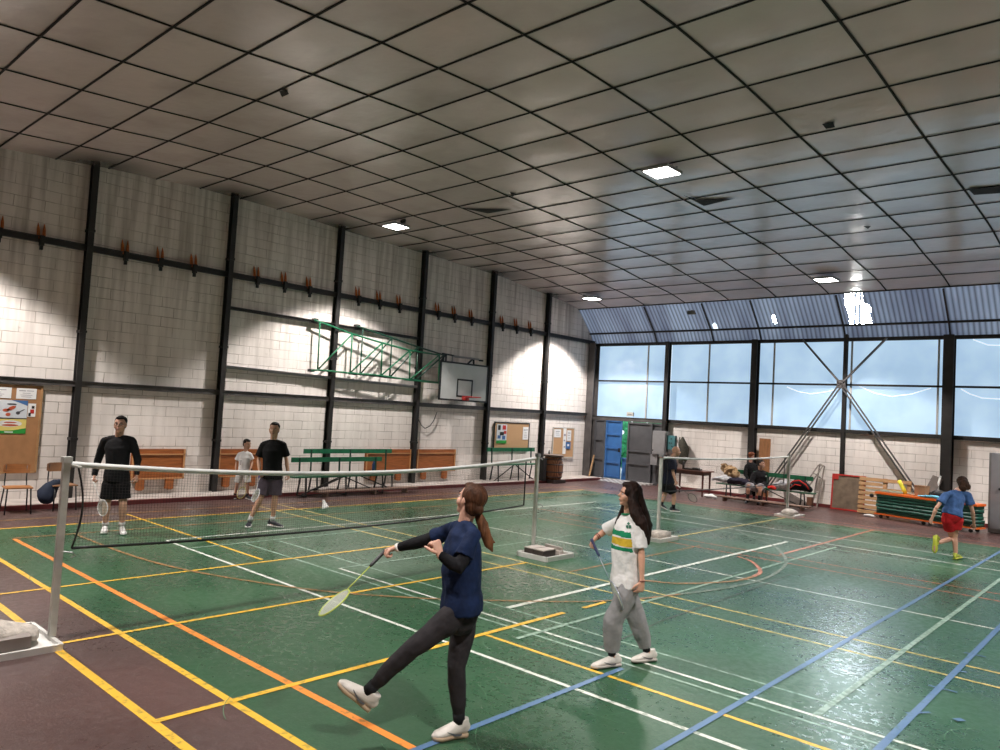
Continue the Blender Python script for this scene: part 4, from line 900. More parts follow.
def human(label, J, s=1.0, bw=1.0, skin=(.48, .27, .18), vox=.009, face=None, group=None, cloth=None, curl=(.5, .5), palm=(None, None), handdir=(None, None), headup=None, shoes=None, legfat=1.0, hand_s=None, hk=1.0):
    """J: world joints. body, clothing and shoes are children of one person"""
    J = {k: V(v) for k, v in J.items()}
    base = V(((J['anR'].x+J['anL'].x)/2, (J['anR'].y+J['anL'].y)/2, 0)); T = thing('person', label, 'person', base, group)
    sk = skin_mat('skin_%d' % int(skin[0]*1000), skin)
    pel = (J['hipR']+J['hipL'])/2; up = norm(J['neck']-pel); sR = norm(J['shR']-J['shL']); fr = norm(up.cross(sR)); hR = norm(J['hipR']-J['hipL'])
    hs = s*hk
    sp = lambda t, o=0: mixp(pel, J['neck'], t)+fr*o*s
    bm = nb(); W = s*bw
    Lt = (J['neck']-pel).length
    loft(bm, [pel-up*.01*s, pel+up*.05*s, sp(.28, .005), sp(.5, .01), sp(.72, .012), sp(.88, 0), sp(.97, -.005)],
         [(.10*W, .06*W), (.140*W, .095*W), (.130*W, .092*W), (.135*W, .10*W), (.150*W, .106*W), (.115*W, .075*W), (.055*W, .052*W)], side=(hR+sR), n=20)
    for k, sg in (('R', 1), ('L', -1)):
        sh, el, wr = J['sh'+k], J['el'+k], J['wr'+k]
        loft(bm, [sp(.92), mixp(sp(.93), sh, .6), sh], [.050*W, .044*W, .040*W], side=fr, n=14)
        loft(bm, [sh, mixp(sh, el, .3), mixp(sh, el, .7), el, mixp(el, wr, .25), mixp(el, wr, .7), wr], [.040*W, .041*W, .037*W, .034*W, .037*W, .029*W, (.026*W, .021*W)], side=up, n=14)
        hp, kn, an = J['hip'+k], J['kn'+k], J['an'+k]; lf = legfat
        loft(bm, [hp+(pel-hp)*.1+up*.03*s, mixp(hp, kn, .25), mixp(hp, kn, .65), kn, mixp(kn, an, .28)-0*up, mixp(kn, an, .65), an], [.062*W*lf, .074*W*lf, .064*W*lf, .053*W*lf, .055*W*lf, .042*W, .036*W], side=sR, n=16)
        te = J['toe'+k]; he = J.get('heel'+k, an+V((0, 0, -.07*s)))
        loft(bm, [an-(an-he)*.1, mixp(an, he, .6), mixp(he, te, .55)+(an-he)*.15, mixp(he, te, .85)+(an-he)*.1], [.034*s, .034*s, .026*s, .018*s], side=sR, n=10)
    hc = J['head']; hf = norm(J['face']) if 'face' in J else fr
    hu = V(headup) if headup is not None else norm(hc-J['neck']); hu = norm(hu-hf*hu.dot(hf)); hsd = hf.cross(hu)   # hsd = the head's right side
    HR = Matrix((hsd, hf, hu)).transposed(); hp_ = lambda x, y, z: hc+HR @ V((x*hs, y*hs, z*hs))
    loft(bm, [sp(.92), J['neck'], hp_(0, -.02, -.05)], [.062*W, .056*W, .056*hs], side=sR, n=14)
    E3 = lambda c, r: ell(bm, hp_(*c), (r[0]*hs, r[1]*hs, r[2]*hs), HR, 3)
    E3((0, -.012, .028), (.073, .090, .084)); E3((0, .018, -.028), (.058, .068, .078)); E3((0, .030, -.075), (.040, .048, .036)); E3((0, .064, -.094), (.020, .018, .016))
    for sg in (1, -1):
        E3((sg*.074, -.008, -.008), (.008, .017, .030)); E3((sg*.036, .046, -.030), (.028, .030, .032)); E3((sg*.028, .072, .022), (.022, .012, .007))
    loft(bm, [hp_(0, .078, .016), hp_(0, .090, -.004), hp_(0, .099, -.020)], [.008*hs, .009*hs, .0115*hs], side=hsd, n=8)
    E3((0, .080, -.052), (.022, .012, .006)); E3((0, .078, -.064), (.018, .012, .006))
    bm = voxel(bm, vox, 2 if vox < .008 else 1)
    for i_, k in enumerate('RL'):
        d = handdir[i_] if handdir[i_] is not None else J['wr'+k]-J['el'+k]
        pn = palm[i_] if palm[i_] is not None else (pel-J['wr'+k])
        hand(bm, J['wr'+k], d, pn, (fr if abs(norm(d).dot(fr)) < .8 else up), (hand_s or s)*1.02, curl[i_])
    obj('body', bm, sk, T, True)
    for sg in (1, -1):
        bm = nb(); ell(bm, hp_(sg*.030, .0715, .003), (.0125*hs, .008*hs, .0065*hs), HR, 2); ey = obj('eye', bm, M_EYE, T, True)
        bm = nb(); ell(bm, hp_(sg*.030, .0770, .003), (.0055*hs, .0035*hs, .0055*hs), HR, 2); obj('iris', bm, M_IRIS, ey, True)
        bm = nb(); loft(bm, [hp_(sg*.014, .087, .024), hp_(sg*.032, .084, .030), hp_(sg*.048, .074, .024)], [.003*hs, .0045*hs, .002*hs], side=hu, n=6); obj('eyebrow', bm, (J and cloth or {}).get('hairmat', M_IRIS), T, True)
    bm = nb(); loft(bm, [hp_(-.024, .081, -.057), hp_(-.010, .088, -.055), hp_(0, .0895, -.057), hp_(.010, .088, -.055), hp_(.024, .081, -.057)], [.002*hs, .0055*hs, .006*hs, .0055*hs, .002*hs], side=hu, n=8); obj('mouth', bm, M_LIP, T, True)
    ctx = dict(T=T, J=J, sp=sp, pel=pel, up=up, fr=fr, sR=sR, hR=hR, hp=hp_, HR=HR, hs=hs, W=W, s=s, vox=vox, hu=hu, hf=hf, hsd=hsd)
    return ctx
def shirt(c, m_, hem=-.10, sleeve=.62, long_=False, loose=.020, sl=.02, wr=.006, name='shirt', stripes=None, mats_=None, neck=1.0, cover=0, cr=.108):
    J, sp, W, s, up, sR, hR, pel, fr = [c[k] for k in ('J', 'sp', 'W', 's', 'up', 'sR', 'hR', 'pel', 'fr')]
    bm = nb(); lo = loose*s
    loft(bm, [pel+up*hem*s, pel+up*(hem+.08)*s, sp(.28, .005), sp(.5, .01), sp(.72, .012), sp(.88, 0), sp(.985, -.005)],
         [(.165*W+lo*1.1, .12*W+lo), (.162*W+lo, .12*W+lo), (.142*W+lo, .105*W+lo), (.145*W+lo, .11*W+lo), (.166*W+lo*.8, .117*W+lo*.8), (.150*W+lo*.6, .092*W+lo*.5), (.072*W*neck, .066*W*neck)], side=(hR+sR), n=24, cap='flat')
    for k in 'RL':
        sh, el, wr_ = J['sh'+k], J['el'+k], J['wr'+k]; q = sl*s
        loft(bm, [sp(.95), mixp(sp(.97), sh, .55), sh], [.064*W, .058*W, .050*W+q*.3], side=fr, n=14)
        if long_: loft(bm, [sh, mixp(sh, el, .5), el, mixp(el, wr_, .5), mixp(el, wr_, .97)], [.052*W+q*.4, .050*W+q*.6, .044*W+q*.6, .038*W+q*.5, .031*W+q*.3], side=up, n=14, cap='flat')
        else: loft(bm, [sh-(el-sh)*.05, mixp(sh, el, sleeve*.5), mixp(sh, el, sleeve)], [.052*W+q*.4, .053*W+q*.9, .056*W+q*1.2], side=up, n=16, cap='flat')
    if cover:
        for k in 'RL': loft(bm, [J['hip'+k]*.6+pel*.4+up*.12*s, J['hip'+k], mixp(J['hip'+k], J['kn'+k], cover)], [cr*W, cr*W*1.05, cr*W], side=sR, n=18, cap='flat')
    bm = voxel(bm, max(.008, c['vox']), 5, wr*s, 9)
    if stripes:
        for f in bm.faces:
            p = f.calc_center_median(); tt = (p-pel).dot(up)/(J['neck']-pel).length
            far = False
            for k in 'RL':
                a_, b_ = J['sh'+k], J['el'+k]; ab = b_-a_; q_ = max(0, min(1, (p-a_).dot(ab)/ab.length_squared))
                if (p-(a_+ab*q_)).length < .072*W+sl*s: far = True
            if far: continue
            for a, b2, mi in stripes:
                if a < tt < b2: f.material_index = mi
    return obj(name, bm, mats_ or m_, c['T'], True)
def trousers(c, m_, frac=1.0, hipr=.0, widen=.02, name='trousers', top=.12, wr=.006, end=None, short=False):
    J, sp, W, s, up, sR, hR, pel, fr = [c[k] for k in ('J', 'sp', 'W', 's', 'up', 'sR', 'hR', 'pel', 'fr')]
    bm = nb(); wd = widen*s
    loft(bm, [pel-up*.115*s, pel-up*.07*s, pel-up*.015*s, pel+up*.05*s, pel+up*top*s], [(.08*W, .07*W+hipr), (.14*W, .105*W+hipr), (.165*W+wd*.5, .120*W+wd*.5), (.160*W+wd*.4, .115*W+wd*.4), (.148*W+wd*.3, .108*W+wd*.3)], side=hR, n=22, cap='flat')
    for k in 'RL':
        hp, kn, an = J['hip'+k], J['kn'+k], J['an'+k]
        if short:
            e_ = mixp(hp, kn, frac) if frac <= 1 else mixp(kn, an, frac-1)
            loft(bm, [hp+(pel-hp)*.1+up*.03*s, mixp(hp, e_, .3), mixp(hp, e_, .7), e_], [.080*W+wd*.3, .092*W+wd*.8, .080*W+wd*.9, .074*W+wd*1.1], side=sR, n=18, cap='flat')
        else:
            e_ = mixp(kn, an, .96)
            loft(bm, [hp+(pel-hp)*.1+up*.03*s, mixp(hp, kn, .3), mixp(hp, kn, .7), kn, mixp(kn, an, .3), mixp(kn, an, .7), e_], [.088*W+wd*.5, .091*W+wd*.7, .072*W+wd*.8, .060*W+wd, .058*W+wd, .048*W+wd*.9, end or (.040*W+wd*.6)], side=sR, n=18, cap='flat')
    bm = voxel(bm, max(.008, c['vox']), 3, wr*s, 8); return obj(name, bm, m_, c['T'], True)
def socks(c, m_, h=.35):
    J = c['J']; W = c['W']
    for k in 'RL':
        bm = nb(); loft(bm, [mixp(J['an'+k], J['kn'+k], -.1), mixp(J['an'+k], J['kn'+k], h)], [.042*W, .044*W], n=12, cap='flat'); obj('sock', bm, m_, c['T'], True)
def feet(c, ms, det=False, swoosh=None):
    J = c['J']; s = c['s']
    for k in 'RL':
        an, te = J['an'+k], J['toe'+k]; he = J.get('heel'+k, V((an.x, an.y, 0)))
        d = norm(te-he); upv = norm((an-he)-d*(an-he).dot(d)) if (an-he).length > .02 else V((0, 0, 1))
        shoe(c['T'], he-d*.055*s, te, upv, ms, s, swoosh, det)
def short_hair(c, m_, thick=1.0, sides=True, extra=None):
    hp, HR, hs = c['hp'], c['HR'], c['hs']; bm = nb(); k = hs*thick
    E = lambda p, r: ell(bm, hp(*p), (r[0]*k, r[1]*k, r[2]*k), HR, 3)
    E((0, -.026, .046), (.079, .088, .078)); E((0, -.040, .0), (.074, .068, .07)); E((0, .03, .088), (.05, .044, .026))
    if extra:
        for p, r in extra: E(p, r)
    bm = voxel(bm, max(.007, c['vox']*.8), 1, .004*hs, 30); return obj('hair', bm, m_, c['T'], True)
def racket(label, grip, head, nrm_, frame_m, det=True, grip_m=None, L=.67, held=.07):
    """grip: where the hand holds it; head: a point towards the head; nrm_: face normal"""
    grip = V(grip); d = norm(V(head)-grip); n_ = V(nrm_); n_ = norm(n_-d*n_.dot(d)); sd = d.cross(n_)
    st = grip-d*held; P = lambda a, b2=0, z=0: st+d*a+sd*b2+n_*z
    T = thing('racket', label, 'racket', grip, 'badminton rackets')
    bm = nb(); loft(bm, [P(0), P(.02), P(.15), P(.175)], [.016, .0135, .0125, .008], n=8, cap='flat'); obj('handle', bm, grip_m or M_BLACK, T, True)
    bm = nb(); tube(bm, [P(.17), P(.42)], .0042, 8); obj('shaft', bm, frame_m, T, True)
    hc = .545; ra, rb = .098, .125
    bm = nb(); nseg = 28
    tube(bm, [P(hc-rb*math.cos(2*math.pi*k/nseg), ra*math.sin(2*math.pi*k/nseg)) for k in range(nseg)], .0062, 6, closed=True); obj('frame', bm, frame_m, T, True)
    bm = nb(); cnt = 17 if det else 11; sr = .0011 if det else .0016
    for k in range(1, cnt):
        a = -1+2*k/cnt; h_ = math.sqrt(1-a*a)
        bar(bm, P(hc+a*rb, -ra*h_), P(hc+a*rb, ra*h_), sr*2, sr*2); bar(bm, P(hc-rb*h_, a*ra, .0015), P(hc+rb*h_, a*ra, .0015), sr*2, sr*2)
    obj('strings', bm, mat('racket_strings', (.42, .45, .38), .4), T)
    return T
def JP(dep, **kw):          # joints from sight lines: (px, py, metres further away)
    return {k: DP(v[0], v[1], dep+(v[2] if len(v) > 2 else 0)) for k, v in kw.items()}
AWAY = CF.copy(); RIGHT = CR.copy(); UPV = V((0, 0, 1)); AWAYH = norm((CF.x, CF.y, 0)); RGT = AWAYH.cross(UPV)
def lo_drop(J, k, r=.0): pass

# ---- 1 ponytailed player in navy, kicking through, nearest the camera
D = depth(FL(452, 741)); 
J = JP(D, head=(470, 500, 0), neck=(465, 522, 0), shL=(474, 535, -.14), shR=(453, 530, .15), elR=(424, 541, .26), wrR=(398, 547.5, .34),
       elL=(459, 568, -.22), wrL=(440, 555, -.22), hipL=(457, 615, -.09), hipR=(466, 616, .09), knL=(411, 649, -.16), anL=(370, 689, -.12),
       heelL=(361, 705, -.12), toeL=(337, 684, -.14), knR=(456, 667, .03), anR=(459, 718, .06), heelR=(458, 738, .06), toeR=(432.5, 733, -.02))
J['face'] = norm(-RGT*.74+AWAYH*.62+UPV*.22)
J['heelR'].z = .004; J['toeR'].z = .008
hairB = hair_mat('brown_hair', (.075, .030, .014)); hairT = hair_mat('ponytail_hair', (.17, .07, .03))
c = human('young woman with a ponytail in a navy tee and dark sweatpants kicking one leg forward', J, .97, .90, (.62, .36, .27), .0065, curl=(1.0, 1.1),
          palm=(norm(AWAYH*-.3-UPV), norm(AWAYH*.4-RGT*.5)), handdir=(norm(-RGT+UPV*-.35+AWAYH*.1), norm(-RGT*.35+UPV*.95)), cloth={'hairmat': hairB}, headup=norm(UPV+RGT*.22))
navy = cloth_mat('navy_tee', (.007, .018, .060), .35)
shirt(c, navy, hem=.04, sleeve=.66, loose=.036, sl=.012, wr=.014)
for k in 'RL':
    bm = nb(); e_, w_, s_ = J['el'+k], J['wr'+k], J['sh'+k]
    loft(bm, [mixp(s_, e_, .4), mixp(s_, e_, .8), e_, mixp(e_, w_, .3), mixp(e_, w_, .92)], [.044, .044, .046, .044, .031], n=14); obj('sleeve_warmer', voxel(bm, .007, 2, .002, 14), cloth_mat('black_sleeve', (.008, .008, .010)), c['T'], True)
trousers(c, cloth_mat('charcoal_sweatpants', (.030, .027, .030), .3), widen=.010, wr=.008, end=.034)
for k in 'RL':
    bm = nb(); loft(bm, [mixp(J['an'+k], J['kn'+k], -.08), mixp(J['an'+k], J['kn'+k], .12)], [.040, .042], n=14, cap='flat'); obj('cuff', bm, cloth_mat('black_cuff', (.012, .012, .014)), c['T'], True)
shoe_w = mat('white_shoe', (.66, .62, .57), .55, 0, .2, 15); lace_w = mat('white_lace', (.75, .74, .7), .7); M_SW = mat('grey_swoosh', (.10, .11, .13), .5)
c['s'] = 1.08; feet(c, [shoe_w, mat('gum_sole', (.45, .33, .22), .6), lace_w], True, M_SW); c['s'] = .97
hp, HR = c['hp'], c['HR']; bm = nb()
ell(bm, hp(0, -.030, .036), (.082, .092, .088), HR, 3); ell(bm, hp(0, -.052, -.02), (.070, .060, .075), HR, 3); ell(bm, hp(0, .03, .088), (.05, .04, .026), HR, 3); ell(bm, hp(0, -.095, -.035), (.04, .035, .04), HR, 3)
obj('hair', voxel(bm, .006, 2, .003, 35), hairB, c['T'], True)
tie = DP(478, 512, D+.02); bm = nb(); loft(bm, [tie+V((0, 0, .012)), tie-V((0, 0, .012))], [.026, .026], n=12); obj('hair_tie', bm, mat('grey_scrunchie', (.35, .33, .32), .8), c['T'], True)
bm = nb(); loft(bm, [DP(476, 510, D+.02), DP(480, 519, D), DP(485, 532, -.02+D), DP(489, 545, -.03+D), DP(492, 551, D-.03)], [(.024, .022), (.033, .028), (.040, .030), (.030, .022), (.008, .008)], side=RGT, n=14)
loft(bm, [DP(482, 520, D), DP(488, 533, D-.02), DP(495, 543, D-.02)], [.016, .014, .004], n=10)
obj('ponytail', voxel(bm, .006, 1, .006, 30), hairT, c['T'], True)
bm = nb(); w0 = J['wrR']; dd = norm(J['wrR']-J['elR']); loft(bm, [w0-dd*.012, w0+dd*.012], [.031, .031], side=UPV, n=14, cap='flat'); wt = obj('wristwatch', bm, mat('white_strap', (.72, .70, .66), .5), c['T'], True)
for q in (-.022, .022):
    pass
hR_ = J['wrR']+norm(-RGT+UPV*-.35)*.085
racket('racket with yellow-green frame swung low by the ponytailed woman', DP(379, 557, D+.30), DP(339, 598, D-.02), norm(AWAYH*.55+UPV*.75+RGT*.2), mat('lime_frame', (.42, .50, .10), .35), True)

# ---- 2 long haired girl in the white football shirt
D = depth(FL(620, 664))
J = JP(D, head=(628.8, 494.6, 0), neck=(629, 513.5, .01), shL=(638, 521.5, -.14), shR=(620, 521, .15), elR=(604, 532, .22), wrR=(595.5, 538, .16),
       elL=(641.5, 551, -.17), wrL=(642, 581, -.2), hipL=(628.5, 588, -.09), hipR=(623.5, 588, .09), knL=(613, 621, -.10), anL=(612, 652, -.08), heelL=(615, 665, -.08), toeL=(592, 659, -.18),
       knR=(637, 618, .09), anR=(646, 648, .12), heelR=(651, 659, .12), toeR=(632, 654, .04))
for k in ('heelL', 'heelR'): J[k].z = .004
for k in ('toeL', 'toeR'): J[k].z = .008
J['face'] = norm(-RGT*.95-AWAYH*.12+UPV*.06)
hairD = hair_mat('dark_brown_hair', (.022, .009, .006))
c = human('girl with long dark hair in a white, green and yellow shirt and grey sweatpants', J, .92, .90, (.60, .33, .23), .0065, curl=(.95, .55),
          palm=(norm(AWAYH*-.2-UPV*.7+RGT*.4), norm(AWAYH*.7-RGT*.3)), handdir=(norm(-RGT*.5-UPV*.7), norm(-UPV-RGT*.12)), cloth={'hairmat': hairD}, headup=norm(UPV+RGT*.03))
whi = cloth_mat('white_shirt', (.68, .67, .66), .1); grn = cloth_mat('green_stripe', (.01, .20, .09)); yel = cloth_mat('yellow_stripe', (.62, .42, .04))
shirt(c, whi, hem=.03, sleeve=.90, loose=.044, sl=.016, wr=.014, stripes=[(.72, .79, 1), (.60, .70, 2), (.53, .585, 1)], mats_=[whi, grn, yel])
bm = nb(); tube(bm, [J['neck']-c['up']*.005+c['sR']*(.066*math.cos(a))+c['fr']*(.062*math.sin(a)) for a in [k*math.pi/10 for k in range(20)]], .008, 6, closed=True); obj('collar', bm, grn, c['T'], True)
cr = DP(628.5, 526, D-.19); 
trousers(c, cloth_mat('grey_sweatpants', (.27, .265, .27), .2), widen=.040, wr=.014, end=.060)
socks(c, cloth_mat('black_sock', (.012, .012, .014)), .22)
feet(c, [shoe_w, mat('grey_sole', (.50, .46, .42), .6), lace_w], True, mat('dark_swoosh', (.12, .11, .11), .5))
hp, HR = c['hp'], c['HR']; bm = nb()
ell(bm, hp(0, -.030, .034), (.086, .094, .094), HR, 3); ell(bm, hp(0, -.056, -.03), (.082, .064, .095), HR, 3); ell(bm, hp(0, .02, .092), (.056, .05, .028), HR, 3)
loft(bm, [hp(-.05, -.03, .03), hp(-.070, -.02, -.05), DP(636, 513, D-.12), DP(641, 523, D-.16), DP(645, 534, D-.15), DP(648, 543, D-.1)], [(.04, .05), (.045, .06), (.060, .05), (.055, .045), (.045, .04), (.02, .02)], side=RGT, n=16)
loft(bm, [hp(0, -.09, 0), DP(642, 512, D), DP(647, 526, D), DP(648, 540, D+.02)], [(.07, .05), (.075, .055), (.065, .05), (.03, .02)], side=AWAYH, n=16)
loft(bm, [hp(.06, -.01, .0), hp(.06, -.01, -.07), DP(622, 514, D+.12), DP(618, 524, D+.08), DP(615.5, 529, D+.05)], [(.03, .035), (.035, .04), (.035, .03), (.03, .025), (.012, .01)], side=RGT, n=12)
obj('hair', voxel(bm, .0065, 2, .006, 26), hairD, c['T'], True)
for k, w_, dz in (('L', .028, .0), ('R', .028, .015), ('R', .029, .035)):
    d_ = norm(J['wr'+k]-J['el'+k]); p = J['wr'+k]-d_*dz; bm = nb(); loft(bm, [p-d_*.004, p+d_*.004], [w_, w_], n=12, cap='flat'); obj('bracelet', bm, mat('bracelet_band', (.16, .03, .02) if k == 'L' else (.10, .07, .05), .5), c['T'], True)
racket('slim racket with dark blue handle held low by the long haired girl', DP(593.6, 544, D+.1), DP(607.5, 575, D-.05), norm(RGT*.9+UPV*.3+AWAYH*.12), mat('silver_frame', (.42, .45, .52), .3, .5), True, mat('navy_grip', (.02, .025, .10), .5), held=.05)
# green crest on the chest, laid on the cloth
sh_ = [o for o in c['T'].children if o.name.startswith('shirt')][0]; tl_ = c['T'].location
def crest_pt(px, py):
    ok, p, n_, _i = sh_.ray_cast(CO-tl_, ray(px, py).normalized())
    return (p+tl_+n_*.004) if ok else None
bpy.context.view_layer.update(); bm = nb()
for out_ in ([(627.0, 523.6), (628.8, 522.0), (630.2, 523.8), (629.2, 525.0), (628.0, 525.0)], [(626.2, 525.4), (628.4, 525.2), (628.6, 528.2), (627.2, 528.6), (626.0, 527.2)], [(629.0, 525.2), (631.2, 525.4), (631.6, 527.4), (630.2, 528.8), (629.0, 528.2)]):
    P = [crest_pt(*q) for q in out_]
    if all(p is not None for p in P): bm.faces.new([bm.verts.new(p) for p in P])
obj('crest', bm, mat('crest_green', (.01, .11, .06), .7), c['T'])
# ---- 3 man in black behind the net
D = depth(FL(114, 533))
J = JP(D, head=(120.3, 424.6, -.03), neck=(119, 436.5, 0.02), shR=(105, 440.5, .02), shL=(132, 440.5, .02), elR=(97.6, 461, .03), wrR=(94.4, 476, -.08), elL=(138, 460.5, .05), wrL=(136.6, 475.5, -.02),
       hipR=(111.5, 478.5, 0), hipL=(122, 478.5, 0), knR=(106.5, 504, -.03), knL=(123, 504, -.03), anR=(105.3, 524, .05), anL=(122, 524, .05), heelR=(105.2, 529, .06), heelL=(122, 529, .06), toeR=(103.5, 534, -.16), toeL=(124, 534, -.16))
for k in ('heelL', 'heelR', 'toeL', 'toeR'): J[k].z = .006
J['face'] = norm(-AWAYH+RGT*.22+UPV*.02)
black = cloth_mat('black_top', (.006, .006, .007)); hairK = hair_mat('black_hair', (.012, .008, .007))
c = human('man with glasses in a black long sleeved top and black shorts behind the net', J, 1.0, 1.06, (.55, .31, .22), .010, hk=1.14, curl=(.9, .6), cloth={'hairmat': hairK}, headup=UPV)
shirt(c, black, hem=-.04, long_=True, loose=.022, sl=.02, wr=.006); trousers(c, cloth_mat('black_shorts', (.005, .005, .006)), frac=.80, short=True, widen=.03, name='shorts')
socks(c, cloth_mat('white_sock', (.6, .6, .58)), .12); feet(c, [mat('bright_white_shoe', (.78, .77, .75), .5), M_WHITE, lace_w]); short_hair(c, hairK)
hp = c['hp']; bm = nb()
for sg in (1, -1): tube(bm, [hp(sg*.031+.02*math.cos(a), .094, .002+.014*math.sin(a)) for a in [k*math.pi/7 for k in range(14)]], .0022, 6, closed=True); tube(bm, [hp(sg*.05, .094, .004), hp(sg*.077, .0, .002)], .0022, 6)
tube(bm, [hp(-.01, .095, .004), hp(.01, .095, .004)], .002, 6); obj('glasses', bm, M_BLACK, c['T'], True)
racket('racket with white handle hanging from the hand of the man in all black', DP(93.6, 482, D-.14), DP(101, 503, D-.3), norm(AWAYH+RGT*.3), mat('white_frame', (.6, .6, .6), .35), False, M_WHITE)

# ---- 4 man in polo and grey shorts
D = depth(FL(262, 527))
J = JP(D, head=(274.3, 429.6, -.03), neck=(273.6, 440.5, .02), shR=(263.5, 444.5, 0), shL=(283, 444.5, .02), elR=(258.6, 460, .03), wrR=(259.6, 471.5, -.10), elL=(286.4, 460, .06), wrL=(288, 473, 0),
       hipR=(267.5, 477, 0), hipL=(276.5, 477, 0), knR=(260.5, 498, -.10), knL=(275, 498, -.02), anR=(250.3, 519, -.05), anL=(272.6, 519, .10), heelR=(249.5, 524, -.02), heelL=(271, 523.4, .12), toeR=(246.8, 529.5, -.22), toeL=(283, 526.3, -.02))
for k in ('heelL', 'heelR', 'toeL', 'toeR'): J[k].z = .006
J['face'] = norm(-AWAYH+RGT*.05)
c = human('man in a black polo shirt and dark grey shorts holding a racket low', J, 1.0, .97, (.56, .32, .22), .010, hk=1.10, curl=(.9, .6), cloth={'hairmat': hairK}, headup=UPV)
shirt(c, black, hem=-.03, sleeve=.75, loose=.024, sl=.02, wr=.006, name='polo_shirt'); trousers(c, cloth_mat('grey_shorts', (.065, .05, .065)), frac=.86, short=True, widen=.034, name='shorts')
socks(c, cloth_mat('white_sock', (.6, .6, .58)), .16); feet(c, [mat('dark_shoe', (.02, .022, .03), .5), M_WHITE, lace_w]); short_hair(c, hairK, .98)
bm = nb(); tube(bm, [c['J']['neck']+c['up']*.005+c['sR']*(.068*math.cos(a))+c['fr']*(.06*math.sin(a)) for a in [k*math.pi/8 for k in range(16)]], .012, 6, closed=True); obj('collar', bm, black, c['T'], True)
racket('pale racket held against the grey shorts of the man in the polo', DP(259.5, 474, D-.14), DP(257, 488, D-.38), norm(AWAYH*.9+RGT*.45), mat('pale_frame', (.55, .56, .62), .35), False, mat('purple_grip', (.10, .07, .25), .5))

# ---- 5 boy in white
D = depth(FL(242, 499))
J = JP(D, head=(247.2, 444.4, -.02), neck=(245.8, 451.5, .02), shR=(239.8, 454, 0), shL=(250, 454, 0), elR=(236.3, 462.5, .02), wrR=(235.6, 470, -.05), elL=(252.3, 462, .03), wrL=(250.5, 470, -.10),
       hipR=(240.6, 472.6, 0), hipL=(246.8, 472.6, 0), knR=(237, 484, -.03), knL=(247.6, 484, -.03), anR=(235, 495.5, .02), anL=(247.6, 495.5, .02), heelR=(234.8, 498, .03), heelL=(247, 498, .03), toeR=(234.5, 500, -.12), toeL=(252, 500, -.10))
for k in ('heelL', 'heelR', 'toeL', 'toeR'): J[k].z = .004
J['face'] = norm(-AWAYH*.5+RGT*.8-UPV*.12)
c = human('boy in a white printed tee and white shorts beside the brown wall flap', J, .80, .86, (.52, .30, .21), .010, hk=1.2, curl=(.6, .9), cloth={'hairmat': hairK}, headup=UPV)
shirt(c, whi, hem=-.07, sleeve=.7, loose=.028, sl=.024, wr=.006, name='tee'); trousers(c, cloth_mat('white_shorts', (.6, .59, .57)), frac=.88, short=True, widen=.03, name='shorts')
socks(c, cloth_mat('black_sock', (.012, .012, .014)), .2); feet(c, [mat('dark_shoe', (.02, .022, .03), .5), M_WHITE, lace_w]); short_hair(c, hairK)
bm = nb(); p0 = mixp(J['shR'], J['hipL'], .42)+c['fr']*.135
for k in range(4): box(bm, p0+V((0, 0, .03-.025*k)), (.05-.008*k, .008, .010), Matrix((c['sR'], c['fr'], c['up'])).transposed())
obj('chest_print', bm, M_BLACK, c['T'])
racket('small racket with yellow frame held by the boy in white', DP(250, 473, D-.12), DP(244, 487, D-.2), norm(AWAYH*.8+RGT*.3), mat('yellow_frame', (.55, .48, .10), .4), False, M_BLACK, held=.1)

# ---- 6 bald man walking
D = depth(FL(668, 511))
J = JP(D, head=(676.3, 451.2, 0), neck=(672, 457.6, 0), shR=(672.5, 462, -.20), shL=(668, 461.5, .20), elR=(673, 472, -.22), wrR=(675.5, 481, -.26), elL=(668, 472, .24), wrL=(672, 481, .2),
       hipR=(668.5, 481.5, -.10), hipL=(668, 481.5, .10), knR=(674, 495, -.10), knL=(664.5, 494.5, .08), anR=(673.4, 507, -.10), anL=(661.4, 503.5, .10), heelR=(672.4, 510.5, -.1), heelL=(659, 505, .1), toeR=(680, 511.8, -.1), toeL=(667, 509, .1))
for k in ('heelR', 'toeR'): J[k].z = .006
J['heelL'].z = .10; J['toeL'].z = .008
J['face'] = norm(RGT*.9-AWAYH*.25-UPV*.1)
c = human('bald man in a black tee and black shorts walking behind the middle net posts', J, 1.0, 1.05, (.56, .28, .20), .012, hk=1.05, curl=(.9, .6), cloth={'hairmat': M_IRIS}, headup=norm(UPV+RGT*.15))
shirt(c, cloth_mat('dark_navy_tee', (.006, .008, .020)), hem=-.06, sleeve=.75, loose=.035, sl=.03, name='tee'); trousers(c, cloth_mat('black_shorts', (.005, .005, .006)), frac=.84, short=True, widen=.034, name='shorts')
socks(c, cloth_mat('black_sock', (.012, .012, .014)), .22); feet(c, [mat('dark_shoe', (.02, .022, .03), .5), M_WHITE, lace_w])
racket('dark racket carried low by the bald man', DP(677, 485, D-.28), DP(692, 497.5, D-.5), norm(AWAYH*.75+UPV*.6), mat('dark_frame', (.05, .05, .06), .35), False, M_WHITE)

